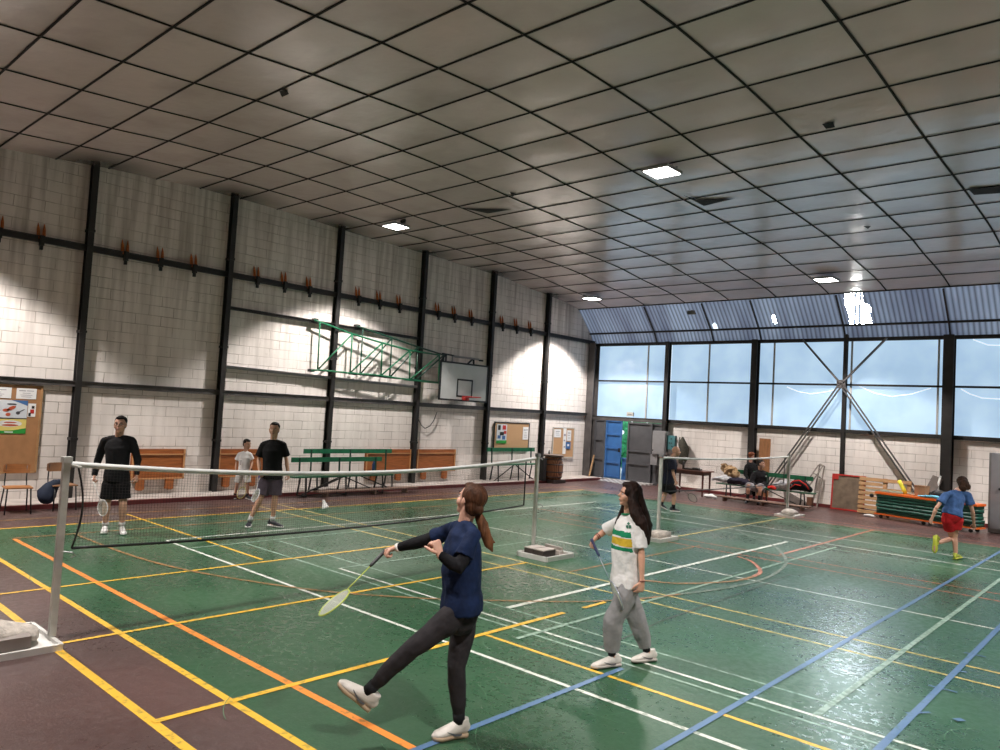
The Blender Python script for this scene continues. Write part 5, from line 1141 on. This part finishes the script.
# ---- 7 seated man and 8 seated woman on the far bench
D = depth(FL(756, 503))
J = JP(D, head=(761.6, 464.2, -.05), neck=(760.6, 470.3, 0), shR=(753.6, 474.2, .0), shL=(766.6, 473.6, .05), elR=(751.6, 482.4, -.08), wrR=(756, 486, -.28), elL=(766.5, 483, -.05), wrL=(759.5, 486.5, -.28),
       hipR=(757, 488.5, .08), hipL=(762.6, 488.7, .10), knR=(748.5, 485.8, -.36), knL=(760.5, 487, -.38), anR=(747.6, 499, -.30), anL=(759, 501, -.34), heelR=(747.6, 501, -.26), heelL=(759, 503, -.3), toeR=(745.6, 503.6, -.5), toeL=(757.8, 505.6, -.52))
J['face'] = norm(-AWAYH*.75+RGT*.6)
c = human('seated man in a black hoodie and light grey shorts on the far green bench', J, .96, 1.05, (.55, .28, .20), .012, hk=1.12, curl=(.8, .8), cloth={'hairmat': hairK}, headup=UPV)
shirt(c, cloth_mat('black_hoodie', (.008, .007, .009)), hem=-.02, long_=True, loose=.04, sl=.04, name='hoodie'); trousers(c, cloth_mat('light_grey_shorts', (.36, .34, .36)), frac=1.0, short=True, widen=.03, name='shorts', top=.06)
socks(c, cloth_mat('black_sock', (.012, .012, .014)), .5); feet(c, [mat('dark_shoe', (.02, .022, .03), .5), M_BLACK, lace_w]); short_hair(c, hairK)
bm = nb(); ell(bm, mixp(J['shL'], J['neck'], .5)-UPV*.08+c['fr']*.15, (.03, .03, .02)); obj('chest_logo', bm, M_WHITE, c['T'])
D2 = D+.30
J = JP(D2, head=(751.8, 455.8, 0), neck=(750.6, 462, 0), shR=(746.4, 466, 0), shL=(756, 465.6, .05), elR=(745.4, 474.6, -.06), wrR=(748.5, 480, -.2), elL=(756.8, 474.6, 0), wrL=(752.5, 480, -.2),
       hipR=(749, 481, .05), hipL=(753.4, 481, .05), knR=(747.5, 484, -.3), knL=(753, 485, -.28), anR=(748, 496, -.24), anL=(754, 496.5, -.2), heelR=(748, 497.6, -.2), heelL=(754, 498.6, -.16), toeR=(747, 500, -.4), toeL=(753.6, 500.6, -.4))
J['face'] = norm(-AWAYH*.6+RGT*.6-UPV*.25)
hairR = hair_mat('auburn_hair', (.20, .055, .02))
c = human('person with auburn hair in a black top half hidden behind the seated man', J, .88, .95, (.42, .22, .16), .012, cloth={'hairmat': hairR}, headup=UPV)
shirt(c, black, hem=-.02, long_=True, loose=.03, sl=.03, name='jumper'); trousers(c, cloth_mat('black_leggings', (.01, .01, .011)), widen=.01); feet(c, [mat('dark_shoe', (.02, .022, .03), .5), M_BLACK, lace_w])
short_hair(c, hairR, 1.12, extra=[((0, -.04, .03), (.088, .08, .085)), ((.06, -.02, -.04), (.03, .04, .05)), ((-.06, -.02, -.04), (.03, .04, .05))])

# ---- 9 runner in blue and red, seen from behind
D = depth(FL(957, 559.5))
J = JP(D, head=(963, 484, .18), neck=(957, 491.5, .10), shL=(946, 495, .0), shR=(967.5, 494.5, .10), elL=(936.3, 508, -.08), wrL=(932, 518.5, -.02), elR=(972.5, 511, .06), wrR=(974, 524, .16),
       hipL=(946.8, 515.5, 0), hipR=(957.2, 516, .03), knR=(954.6, 537, .10), anR=(955.6, 552.6, .02), heelR=(955.6, 558, -.02), toeR=(961, 558.4, .16),
       knL=(952, 538.3, .18), anL=(939.4, 542.6, -.12), heelL=(934.6, 538.6, -.17), toeL=(934.2, 553, -.19))
J['heelR'].z = .006; J['toeR'].z = .01
J['face'] = norm(AWAYH*.8+RGT*.5-UPV*.45)
c = human('runner seen from behind in a blue tee, red shorts and yellow-green shoes', J, .97, 1.0, (.55, .29, .20), .010, hk=1.08, curl=(.7, .7), cloth={'hairmat': hairD}, headup=norm(UPV*.8+AWAYH*.5), legfat=.9)
shirt(c, cloth_mat('blue_tee', (.055, .12, .29), .25), hem=.0, sleeve=.62, loose=.028, sl=.024, wr=.008, name='tee')
rs = trousers(c, cloth_mat('red_shorts', (.45, .015, .02)), frac=.60, short=True, widen=.026, name='shorts', top=.06, wr=.004)
feet(c, [mat('dark_lime_shoe', (.10, .11, .02), .5, col2=(.5, .56, .05), vs=14), mat('lime_sole', (.50, .55, .05), .6), M_BLACK])
short_hair(c, hair_mat('brown_long_hair', (.055, .025, .014)), 1.12, extra=[((0, -.07, -.03), (.078, .07, .085)), ((-.03, -.08, -.10), (.06, .055, .06)), ((.04, -.06, -.08), (.05, .05, .06))])

# ---- shuttlecock in flight
sc = LW(324.5, 504, -9.0); T = thing('shuttlecock', 'white shuttlecock in mid air in front of the long green benches', 'shuttlecock', sc)
ax = norm(-UPV*.9+RGT*.35-AWAYH*.2); k_ = 1.5
bm = nb(); ell(bm, sc-ax*.028*k_, (.014*k_, .014*k_, .014*k_)); obj('cork_tip', bm, M_WHITE, T, True)
bm = nb(); Q = V((0, 0, 1)).rotation_difference(ax).to_matrix(); ra = [[], []]
for k in range(16):
    a = 2*math.pi*k/16; q = Q @ V((math.cos(a), math.sin(a), 0))
    p0, p1 = sc-ax*.022*k_+q*.012*k_, sc+ax*.04*k_+q*.033*k_
    sd = Q @ V((-math.sin(a), math.cos(a), 0)); quad(bm, p0-sd*.003*k_, p1-sd*.006*k_, p1+sd*.006*k_, p0+sd*.003*k_)
tube(bm, [sc+Q @ V((.021*k_*math.cos(a), .021*k_*math.sin(a), .006)) for a in [k*math.pi/8 for k in range(16)]], .0015*k_, 5, closed=True)
obj('feathers', bm, M_TAPE, T)

# ================================================================== BACK WALL FURNITURE
bm = nb(); box(bm, (-14.17, 22.45, 2.37), (.26, .08, .14)); bevel(bm, .012, 2); EL = tag(obj('emergency_light', bm, mat('off_white_plastic', (.55, .53, .47), .5), loc=(-14.17, 22.45, 2.3)), 'small emergency light box over the blue door', 'emergency light')
bm = nb(); box(bm, (-14.17, 22.405, 2.365), (.17, .012, .05)); obj('diffuser', bm, M_GREYM, EL)
T = thing('electrical_cabinet', 'grey electrical cabinet beside the dark column right of the door', 'electrical cabinet', (-12.86, 22.25, .7))
bm = nb(); box(bm, (-12.82, 22.27, 1.46), (.52, .2, .80)); bevel(bm, .01, 1); obj('cabinet_body', bm, M_GREYM, T)
bm = nb(); box(bm, (-13.02, 22.29, .88), (.26, .16, .36)); bevel(bm, .01, 1); obj('lower_box', bm, M_GREYM, T)
bm = nb(); box(bm, (-12.80, 22.155, 1.46), (.42, .02, .74)); bevel(bm, .006, 1); obj('door', bm, mat('grey_door_panel', (.27, .265, .27), .45), T)
bm = nb(); box(bm, (-13.03, 22.14, 1.2), (.03, .03, .05)); obj('latch', bm, M_BLACK, T)
T = thing('fuse_box', 'small teal fuse box right of the grey electrical cabinet', 'fuse box', (-12.42, 22.3, 1.2))
bm = nb(); box(bm, (-12.42, 22.3, 1.5), (.30, .14, .46)); bevel(bm, .01, 1); obj('case', bm, M_TEAL, T)
bm = nb()
for px, pz in ((.02, .12), (-.04, -.02), (.03, -.02), (.06, -.13)): box(bm, (-12.42+px, 22.225, 1.5+pz), (.04, .012, .035))
obj('switches', bm, M_BLACK, T); bm = nb(); box(bm, (-12.42, 22.3, 1.22), (.3, .12, .09)); obj('base', bm, M_STEEL2, T)
bm = nb(); box(bm, (-12.22, 22.35, 1.60), (.10, .06, .2)); bevel(bm, .008, 1); tag(obj('switch_box', bm, M_WHITE, loc=(-12.22, 22.35, 1.5)), 'white switch box right of the teal fuse box', 'switch')
bm = nb(); loft(bm, [(-12.10, 22.42, 1.68), (-12.07, 22.36, 1.55), (-12.0, 22.36, 1.3), (-12.0, 22.38, 1.05), (-12.07, 22.38, .90)], [(.05, .04), (.15, .09), (.19, .11), (.17, .10), (.14, .08)], side=(1, 0, 0), n=16, cap='round')
for v in bm.verts: v.co += noise.noise_vector(v.co*6)*.035
tag(obj('jacket', bm, cloth_mat('olive_jacket', (.07, .065, .05), .4), smooth=True, loc=(-12.05, 22.38, .85)), 'dark olive jacket hanging on the wall behind the bald man', 'jacket')
# table
T = thing('table', 'dark red-brown wooden table against the back wall behind the bald man', 'table', (-10.95, 20.95, 0))
bm = nb(); box(bm, (-10.95, 20.95, .745), (1.2, .62, .03)); bevel(bm, .006, 1); obj('tabletop', bm, mat('table_top_wood', (.17, .06, .04), .35, 0, .3), T)
bm = nb(); box(bm, (-10.95, 20.95, .68), (1.06, .5, .10)); obj('apron', bm, M_WOODD, T)
for sx in (-1, 1):
    for sy in (-1, 1):
        bm = nb(); loft(bm, [(-10.95+sx*.5, 20.95+sy*.23, .68), (-10.95+sx*.5, 20.95+sy*.23, 0)], [.035, .022], n=8, cap='flat'); obj('leg', bm, M_WOODD, T)
bm = nb(); lathe(bm, (-11.2, 20.9, .76), [(.035, 0), (.035, .16), (.02, .2), (.02, .24)], 14); tag(obj('bottle', bm, M_BLACK, smooth=True, loc=(-11.2, 20.9, .76)), 'black bottle standing on the red-brown table', 'bottle')
bm = nb(); box(bm, (-10.85, 20.85, .785), (.5, .2, .045), Matrix.Rotation(.1, 3, 'Z')); box(bm, (-10.75, 20.85, .82), (.2, .12, .03)); bevel(bm, .01, 1); tag(obj('racket_case', bm, M_BLACK, loc=(-10.85, 20.85, .76)), 'flat black case lying on the red-brown table', 'case')
# far bench with belongings
bench('green bench along the back wall with people and bags on it', 20.95, -9.9, -7.35, along='X', sz=.46, bz=(.78, .90), sgn=-1)
bm = nb(); box(bm, (-8.5, 20.45, .12), (2.6, .22, .035)); 
for l in (-9.6, -8.5, -7.4): box(bm, (l, 20.45, .05), (.05, .2, .1))
tag(obj('plank', bm, mat('bare_plank', (.34, .22, .17), .7, 0, .4, 4, stretch=(6, 1, 6)), loc=(-8.5, 20.45, 0)), 'low footboard in front of the bench with the seated man', 'plank')
def lump(name, label, cat, pts, rad, m_, amp=.03, side=(1, 0, 0), fr_=7):
    bm = nb(); loft(bm, pts, rad, side=side, n=18)
    bm = voxel(bm, .012, 2)
    for v in bm.verts: v.co += noise.noise_vector(v.co*fr_)*amp+noise.noise_vector(v.co*fr_*2.5)*amp*.4
    c_ = sum((V(p) for p in pts), V((0, 0, 0)))/len(pts); return tag(obj(name, bm, m_, smooth=True, loc=(c_.x, c_.y, min(V(p).z for p in pts)-.05)), label, cat)
BY = 20.85
lump('coat', 'beige coat draped over the left end of the back wall bench', 'coat', [(-9.92, BY+.05, .95), (-9.75, BY, .90), (-9.55, BY, .82), (-9.45, BY, .72)], [(.07, .10), (.11, .15), (.12, .15), (.07, .10)], cloth_mat('beige_coat', (.46, .30, .16), .25), .08, (0, 1, 0))
lump('shirt', 'white clothes in a heap below the beige coat', 'clothes', [(-10.15, BY-.1, .57), (-9.95, BY-.1, .60), (-9.75, BY-.1, .61), (-9.6, BY-.05, .60)], [(.03, .05), (.09, .08), (.12, .10), (.10, .08)], cloth_mat('white_heap', (.60, .60, .62), .2), .04, (0, 1, 0))
lump('jacket', 'dark navy jacket lying on the bench left of the seated people', 'jacket', [(-9.6, BY-.1, .56), (-9.4, BY-.1, .60), (-9.15, BY-.1, .58), (-9.02, BY-.05, .53)], [(.10, .08), (.14, .10), (.14, .09), (.08, .06)], cloth_mat('navy_jacket', (.022, .018, .035), .3), .04, (0, 1, 0))
lump('bag', 'white and grey sports bag right of the seated man', 'bag', [(-8.25, BY-.1, .56), (-8.1, BY-.12, .62), (-7.95, BY-.12, .62), (-7.85, BY-.1, .55)], [(.08, .09), (.13, .14), (.13, .14), (.08, .1)], cloth_mat('white_bag', (.50, .49, .50), .5), .03, (0, 1, 0))
lump('glove', 'bright red bundle at the foot of the white sports bag', 'clothes', [(-8.42, BY-.2, .52), (-8.32, BY-.2, .53), (-8.22, BY-.2, .51)], [(.04, .04), (.06, .05), (.04, .04)], cloth_mat('red_cloth', (.60, .03, .02), .2), .02, (0, 1, 0))
RB = thing('racket_bag', 'black racket bag with red piping on the right end of the bench', 'racket bag', (-7.6, BY-.1, .49))
bm = nb(); loft(bm, [(-7.85, BY-.1, .58), (-7.7, BY-.1, .66), (-7.5, BY-.1, .66), (-7.32, BY-.1, .57)], [(.10, .09), (.15, .15), (.15, .15), (.08, .08)], side=(0, 1, 0), n=18); obj('bag_body', bm, cloth_mat('black_bag', (.010, .010, .012), .3), RB, True)
bm = nb(); tube(bm, [(-7.88, BY-.24, .60), (-7.72, BY-.28, .76), (-7.55, BY-.27, .80), (-7.38, BY-.24, .70), (-7.30, BY-.22, .58)], .016); tube(bm, [(-7.80, BY-.26, .56), (-7.66, BY-.28, .68), (-7.5, BY-.27, .66)], .012); obj('red_piping', bm, cloth_mat('red_cloth', (.60, .03, .02), .2), RB, True)
lump('paper_bag', 'white plastic bag on the floor by the left leg of the back wall bench', 'bag', [(-10.25, 20.55, .07), (-10.05, 20.5, .08), (-9.9, 20.5, .06)], [(.06, .05), (.08, .06), (.05, .04)], M_PAPER, .02, (0, 1, 0))
bm = nb(); box(bm, (-9.28, 22.35, .92), (.34, .04, 1.84), Matrix.Rotation(.01, 3, 'Y')); bevel(bm, .006, 1)
tag(obj('board', bm, mat('orange_wood_board', (.38, .17, .07), .6, 0, .35, 4, stretch=(9, 1, 1)), loc=(-9.28, 22.35, 0)), 'tall orange-brown plank standing against the back wall behind the seated pair', 'board')
# folded metal frames leaning
def leanframe(label, a, b2, wv, m_, h=.02):
    bm = nb(); a, b2, wv = V(a), V(b2), V(wv); tube(bm, [a, b2], .022, 8); tube(bm, [a+wv, b2+wv], .022, 8)
    for t_ in (.0, .35, .7, 1): tube(bm, [mixp(a, b2, t_), mixp(a, b2, t_)+wv], .016, 8)
    return tag(obj('metal_frame', bm, m_, loc=(a.x, a.y, 0)), label, 'metal frame')
leanframe('dull metal frame leaning steeply left by the end of the far bench', BW(799, 493, 21.6), BW(818.5, 465, 22.3), (.14, -.05, -.02), mat('dull_frame', (.26, .22, .19), .5, .4))
leanframe('thin upright metal frame leaning on the wall beside the far bench', BW(812, 506, 21.9), BW(820, 464, 22.35), (.12, .02, -.05), mat('dull_frame', (.26, .22, .19), .5, .4))
bm = nb(); P = [BW(783, 489, 21.8), BW(785, 506, 21.7), BW(810, 507, 21.9), BW(806, 502, 21.95)]; vs = [bm.verts.new(p) for p in P]+[bm.verts.new(p+V((0, .04, 0))) for p in P]
for q in ((0, 1, 2, 3), (7, 6, 5, 4), (0, 4, 5, 1), (1, 5, 6, 2), (2, 6, 7, 3), (3, 7, 4, 0)): bm.faces.new([vs[i] for i in q])
tag(obj('panel', bm, mat('dark_panel', (.13, .10, .085), .7, 0, .3), loc=(-8.2, 21.8, 0)), 'dark grey-brown triangular panel below the right end of the far bench', 'panel')
bm = nb(); box(bm, BW(810, 504, 21.75)+V((0, 0, .08)), (.14, .14, .22)); bevel(bm, .01, 1); tag(obj('block', bm, mat('brown_block', (.17, .075, .04), .7), loc=BW(810, 504, 21.75)), 'small brown block at the foot of the leaning metal frames', 'block')
# red framed board
T = thing('framed_board', 'brown board with a red metal frame leaning on the back wall', 'board', (-6.7, 22.0, 0))
tl = math.radians(-6); RR = Matrix.Rotation(tl, 3, 'X'); cB = V((-6.72, 22.0, .5))
bm = nb(); box(bm, cB, (.80, .03, .92), RR); obj('panel', bm, mat('hessian_board', (.22, .16, .11), .85, 0, .35, 6), T)
bm = nb()
for sx in (-1, 1): box(bm, cB+RR @ V((sx*.42, -.005, 0)), (.04, .05, .99), RR)
for sz in (-1, 1): box(bm, cB+RR @ V((0, -.005, sz*.475)), (.84, .05, .04), RR)
box(bm, cB+RR @ V((-.34, -.02, .40)), (.14, .02, .12), RR); obj('red_frame', bm, M_RED, T)
# pallet on edge
T = thing('pallet', 'pale wooden pallet standing on edge beside the red framed board', 'pallet', (-5.75, 21.8, 0)); pw = mat('pallet_wood', (.62, .36, .17), .7, 0, .35, 5, stretch=(1, 6, 6))
tl = math.radians(-7); RR = Matrix.Rotation(tl, 3, 'X'); cB = V((-5.75, 21.86, .50))
for k in range(8):
    if k == 6:
        bm = nb(); box(bm, cB+RR @ V((-.35, -.06, -.44+.125*k)), (.6, .022, .085), RR)
    else: bm = nb(); box(bm, cB+RR @ V((0, -.06, -.44+.125*k)), (1.28, .022, .09), RR)
    obj('slat', bm, pw, T)
for sx in (-.58, 0, .58): bm = nb(); box(bm, cB+RR @ V((sx, 0, 0)), (.09, .09, .98), RR); obj('stringer', bm, pw, T)
# mat trolley
A0, B0 = V((-5.76, 21.12, 0)), V((-3.42, 20.42, 0)); dX = norm(B0-A0); dY = V((-dX.y, dX.x, 0)); RM = Matrix((dX, dY, UPV)).transposed(); Lm = (B0-A0).length
T = thing('mat_trolley', 'low trolley with orange rails carrying a stack of green mats', 'trolley', (A0+B0)/2)
def MB_(a, b2, z): return A0+dX*a+dY*b2+UPV*z
bm = nb(); box(bm, MB_(Lm/2, .2, .115), (Lm+.06, .42, .035), RM); bevel(bm, .006, 1); obj('lower_rail', bm, M_ORANGE, T)
bm = nb(); box(bm, MB_(Lm/2, .2, .655), (Lm+.06, .42, .05), RM); bevel(bm, .01, 1); obj('upper_rail', bm, M_ORANGE, T)
for a in (.12, Lm/2, Lm-.12):
    bm = nb(); lathe(bm, MB_(a, .05, .05)-dY*.015, [(.045, 0), (.045, .03)], 14, axis=dY); obj('wheel', bm, M_BLACK, T)
    bm = nb(); lathe(bm, MB_(a, .35, .05)-dY*.015, [(.045, 0), (.045, .03)], 14, axis=dY); obj('wheel', bm, M_BLACK, T)
for k in range(6):
    z = .135+.0825*k; bm = nb(); o_ = rnd.uniform(-.015, .02)
    box(bm, MB_(Lm/2+o_, .2, z+.041), (Lm-.02, .40+rnd.uniform(-.03, .02), .074), RM); bevel(bm, .022, 3)
    bmesh.ops.subdivide_edges(bm, edges=[e for e in bm.edges if e.calc_length() > 1], cuts=30)
    for v in bm.verts: v.co.z += .010*noise.noise(V((v.co.x*2.2, v.co.y*3, k*1.7)))
    tag(obj('mat', bm, M_MAT, smooth=True, loc=MB_(Lm/2, .2, z)), 'green gym mat on the trolley, ' + ['bottom one of the stack', 'second from the bottom', 'third from the bottom', 'third from the top', 'second from the top', 'topmost under the orange rail'][k], 'gym mat', 'green mats on the trolley')
# things on the trolley
def onm(a, b2, z=.68): return MB_(a, b2, z)
T = thing('cardboard_box', 'brown cardboard box standing on the green mat trolley', 'box', onm(1.02, .34))
bm = nb(); box(bm, onm(1.02, .30, .81), (.27, .2, .26), RM); bevel(bm, .006, 1); obj('carton', bm, mat('cardboard', (.36, .20, .10), .8, 0, .2), T)
bm = nb(); box(bm, onm(1.02, .30, .944), (.30, .22, .012), RM); obj('flap', bm, mat('cardboard', (.36, .20, .10), .8), T)
lump('bag', 'black bag beside the cardboard box on the mat trolley', 'bag', [onm(1.25, .3, .76), onm(1.4, .28, .80), onm(1.6, .28, .77), onm(1.75, .28, .73)], [(.06, .06), (.09, .10), (.09, .08), (.05, .05)], M_BLACK, .03, dY)
lump('towel', 'light blue cloth on top of the mat trolley', 'cloth', [onm(1.05, .08, .70), onm(1.3, .08, .72), onm(1.5, .08, .73), onm(1.62, .08, .70)], [(.05, .015), (.09, .03), (.09, .04), (.05, .02)], cloth_mat('light_blue_cloth', (.16, .50, .66), .15), .012, dY)
bm = nb(); pth = [onm(.45, .25, 1.02), onm(.52, .22, .93), onm(.6, .2, .82), onm(.68, .18, .70)]
loft(bm, pth, [(.05, .008), (.05, .008), (.055, .008), (.05, .01)], side=dX, n=8, cap='flat'); tag(obj('strap', bm, mat('yellow_strap', (.80, .72, .05), .5), smooth=True, loc=onm(.6, .2)), 'bright yellow curved strap sticking up from the mat trolley', 'strap')
bm = nb(); bar(bm, onm(-.35, .12, .70), onm(.62, .15, .705), .06, .03); bar(bm, onm(.0, .2, .72), onm(.9, .25, .72), .10, .03); tag(obj('rods', bm, mat('pale_green_rods', (.34, .38, .30), .5), loc=onm(.3, .15)), 'pale greenish poles lying on the left end of the mat trolley', 'pole')
bm = nb(); lathe(bm, MB_(-.12, .02, .56), [(.05, 0), (.05, .04), (.02, .06)], 14, axis=-dY); lathe(bm, MB_(-.12, .02, .56)+UPV*.0, [(.02, .05), (.02, .07)], 10, axis=-dY); obj('push_knob', bm, M_BLACK, bpy.data.objects['mat_trolley'])
lump('rag', 'small white rag on the floor at the left foot of the mat trolley', 'rag', [A0+V((-.28, .05, .03)), A0+V((-.15, .02, .04)), A0+V((-.02, 0, .03))], [(.04, .03), (.05, .035), (.03, .025)], M_PAPER, .015, (0, 1, 0))
bm = nb(); P0 = BW(929, 494, 22.0); P1 = BW(938, 477, 22.3); bar(bm, P0, P1, .25, .02, up=(0, 1, 0)); tag(obj('panel', bm, mat('dark_panel', (.13, .10, .085), .7), loc=P0), 'dark thin panel leaning behind the black bag near the right column', 'panel')
bm = nb(); bar(bm, BW(935, 497, 22.1), BW(940.5, 476, 22.25), .05, .03); tag(obj('batten', bm, M_WHITE, loc=BW(935, 497, 22.1)), 'pale batten leaning against the right hand column', 'batten')
# grey locker at the right edge
T = thing('locker', 'grey metal locker at the right edge of the picture', 'locker', (-2.75, 21.3, 0)); x0, y0 = -3.26, 20.95
bm = nb(); box(bm, (x0+.5, y0+.25, .955), (1.0, .5, 1.87)); bevel(bm, .008, 1); obj('locker_body', bm, M_GREYM, T)
for k in range(2):
    bm = nb(); box(bm, (x0+.15+.0 if k == 0 else x0+.62, y0-.012, 1.0), ((.20, .70)[k], .02, 1.76)); bevel(bm, .004, 1); d_ = obj('locker_door', bm, mat('locker_grey', (.34, .34, .37), .4, .2, .06), T)
    bm = nb(); box(bm, (x0+.22 if k == 0 else x0+.31, y0-.03, 1.05), (.03, .02, .05)); obj('handle', bm, M_BLACK, d_)
bm = nb(); box(bm, (x0+.5, y0+.3, .03), (.9, .4, .06)); obj('plinth', bm, M_BLACK, T)
# gable fittings
p_ = BW(692.5, 309, 21.9); T = thing('loudspeaker', 'small beige box fixed at the top of the sloped gable sheets', 'loudspeaker', p_)
bm = nb(); box(bm, p_, (.26, .2, .36)); bevel(bm, .015, 2); obj('case', bm, mat('aged_plastic', (.14, .13, .11), .6), T)
bm = nb(); box(bm, p_-V((0, .105, -.03)), (.16, .01, .16)); bevel(bm, .01, 1); obj('grille', bm, mat('aged_grille', (.30, .28, .22), .6), T)
p_ = V((-6.72, 22.05, 5.86)); T = thing('floodlight', 'glaring floodlight at the top of the torn hole in the gable sheets', 'floodlight', p_)
bm = nb(); box(bm, p_+V((0, .06, 0)), (.26, .08, .2)); bevel(bm, .01, 1); obj('housing', bm, M_BLACK, T)
bm = nb(); box(bm, p_, (.22, .02, .16)); obj('lens', bm, mat('flood_lens', (1, 1, 1), .3, em=(1, .97, .92), es=90), T)
bm = nb(); bar(bm, p_+V((0, .06, .08)), (p_.x, 21.75, 6.1), .03); obj('bracket', bm, M_STEEL, T)
bm = nb()
for xx in (-6.98, -6.86): bar(bm, (xx, 22.95, 0), (xx, 22.95, 6.4), .06)
tag(obj('mast', bm, M_WHITE, loc=(-6.92, 22.95, 0)), 'thin white poles outdoors visible through the torn hole', 'pole')
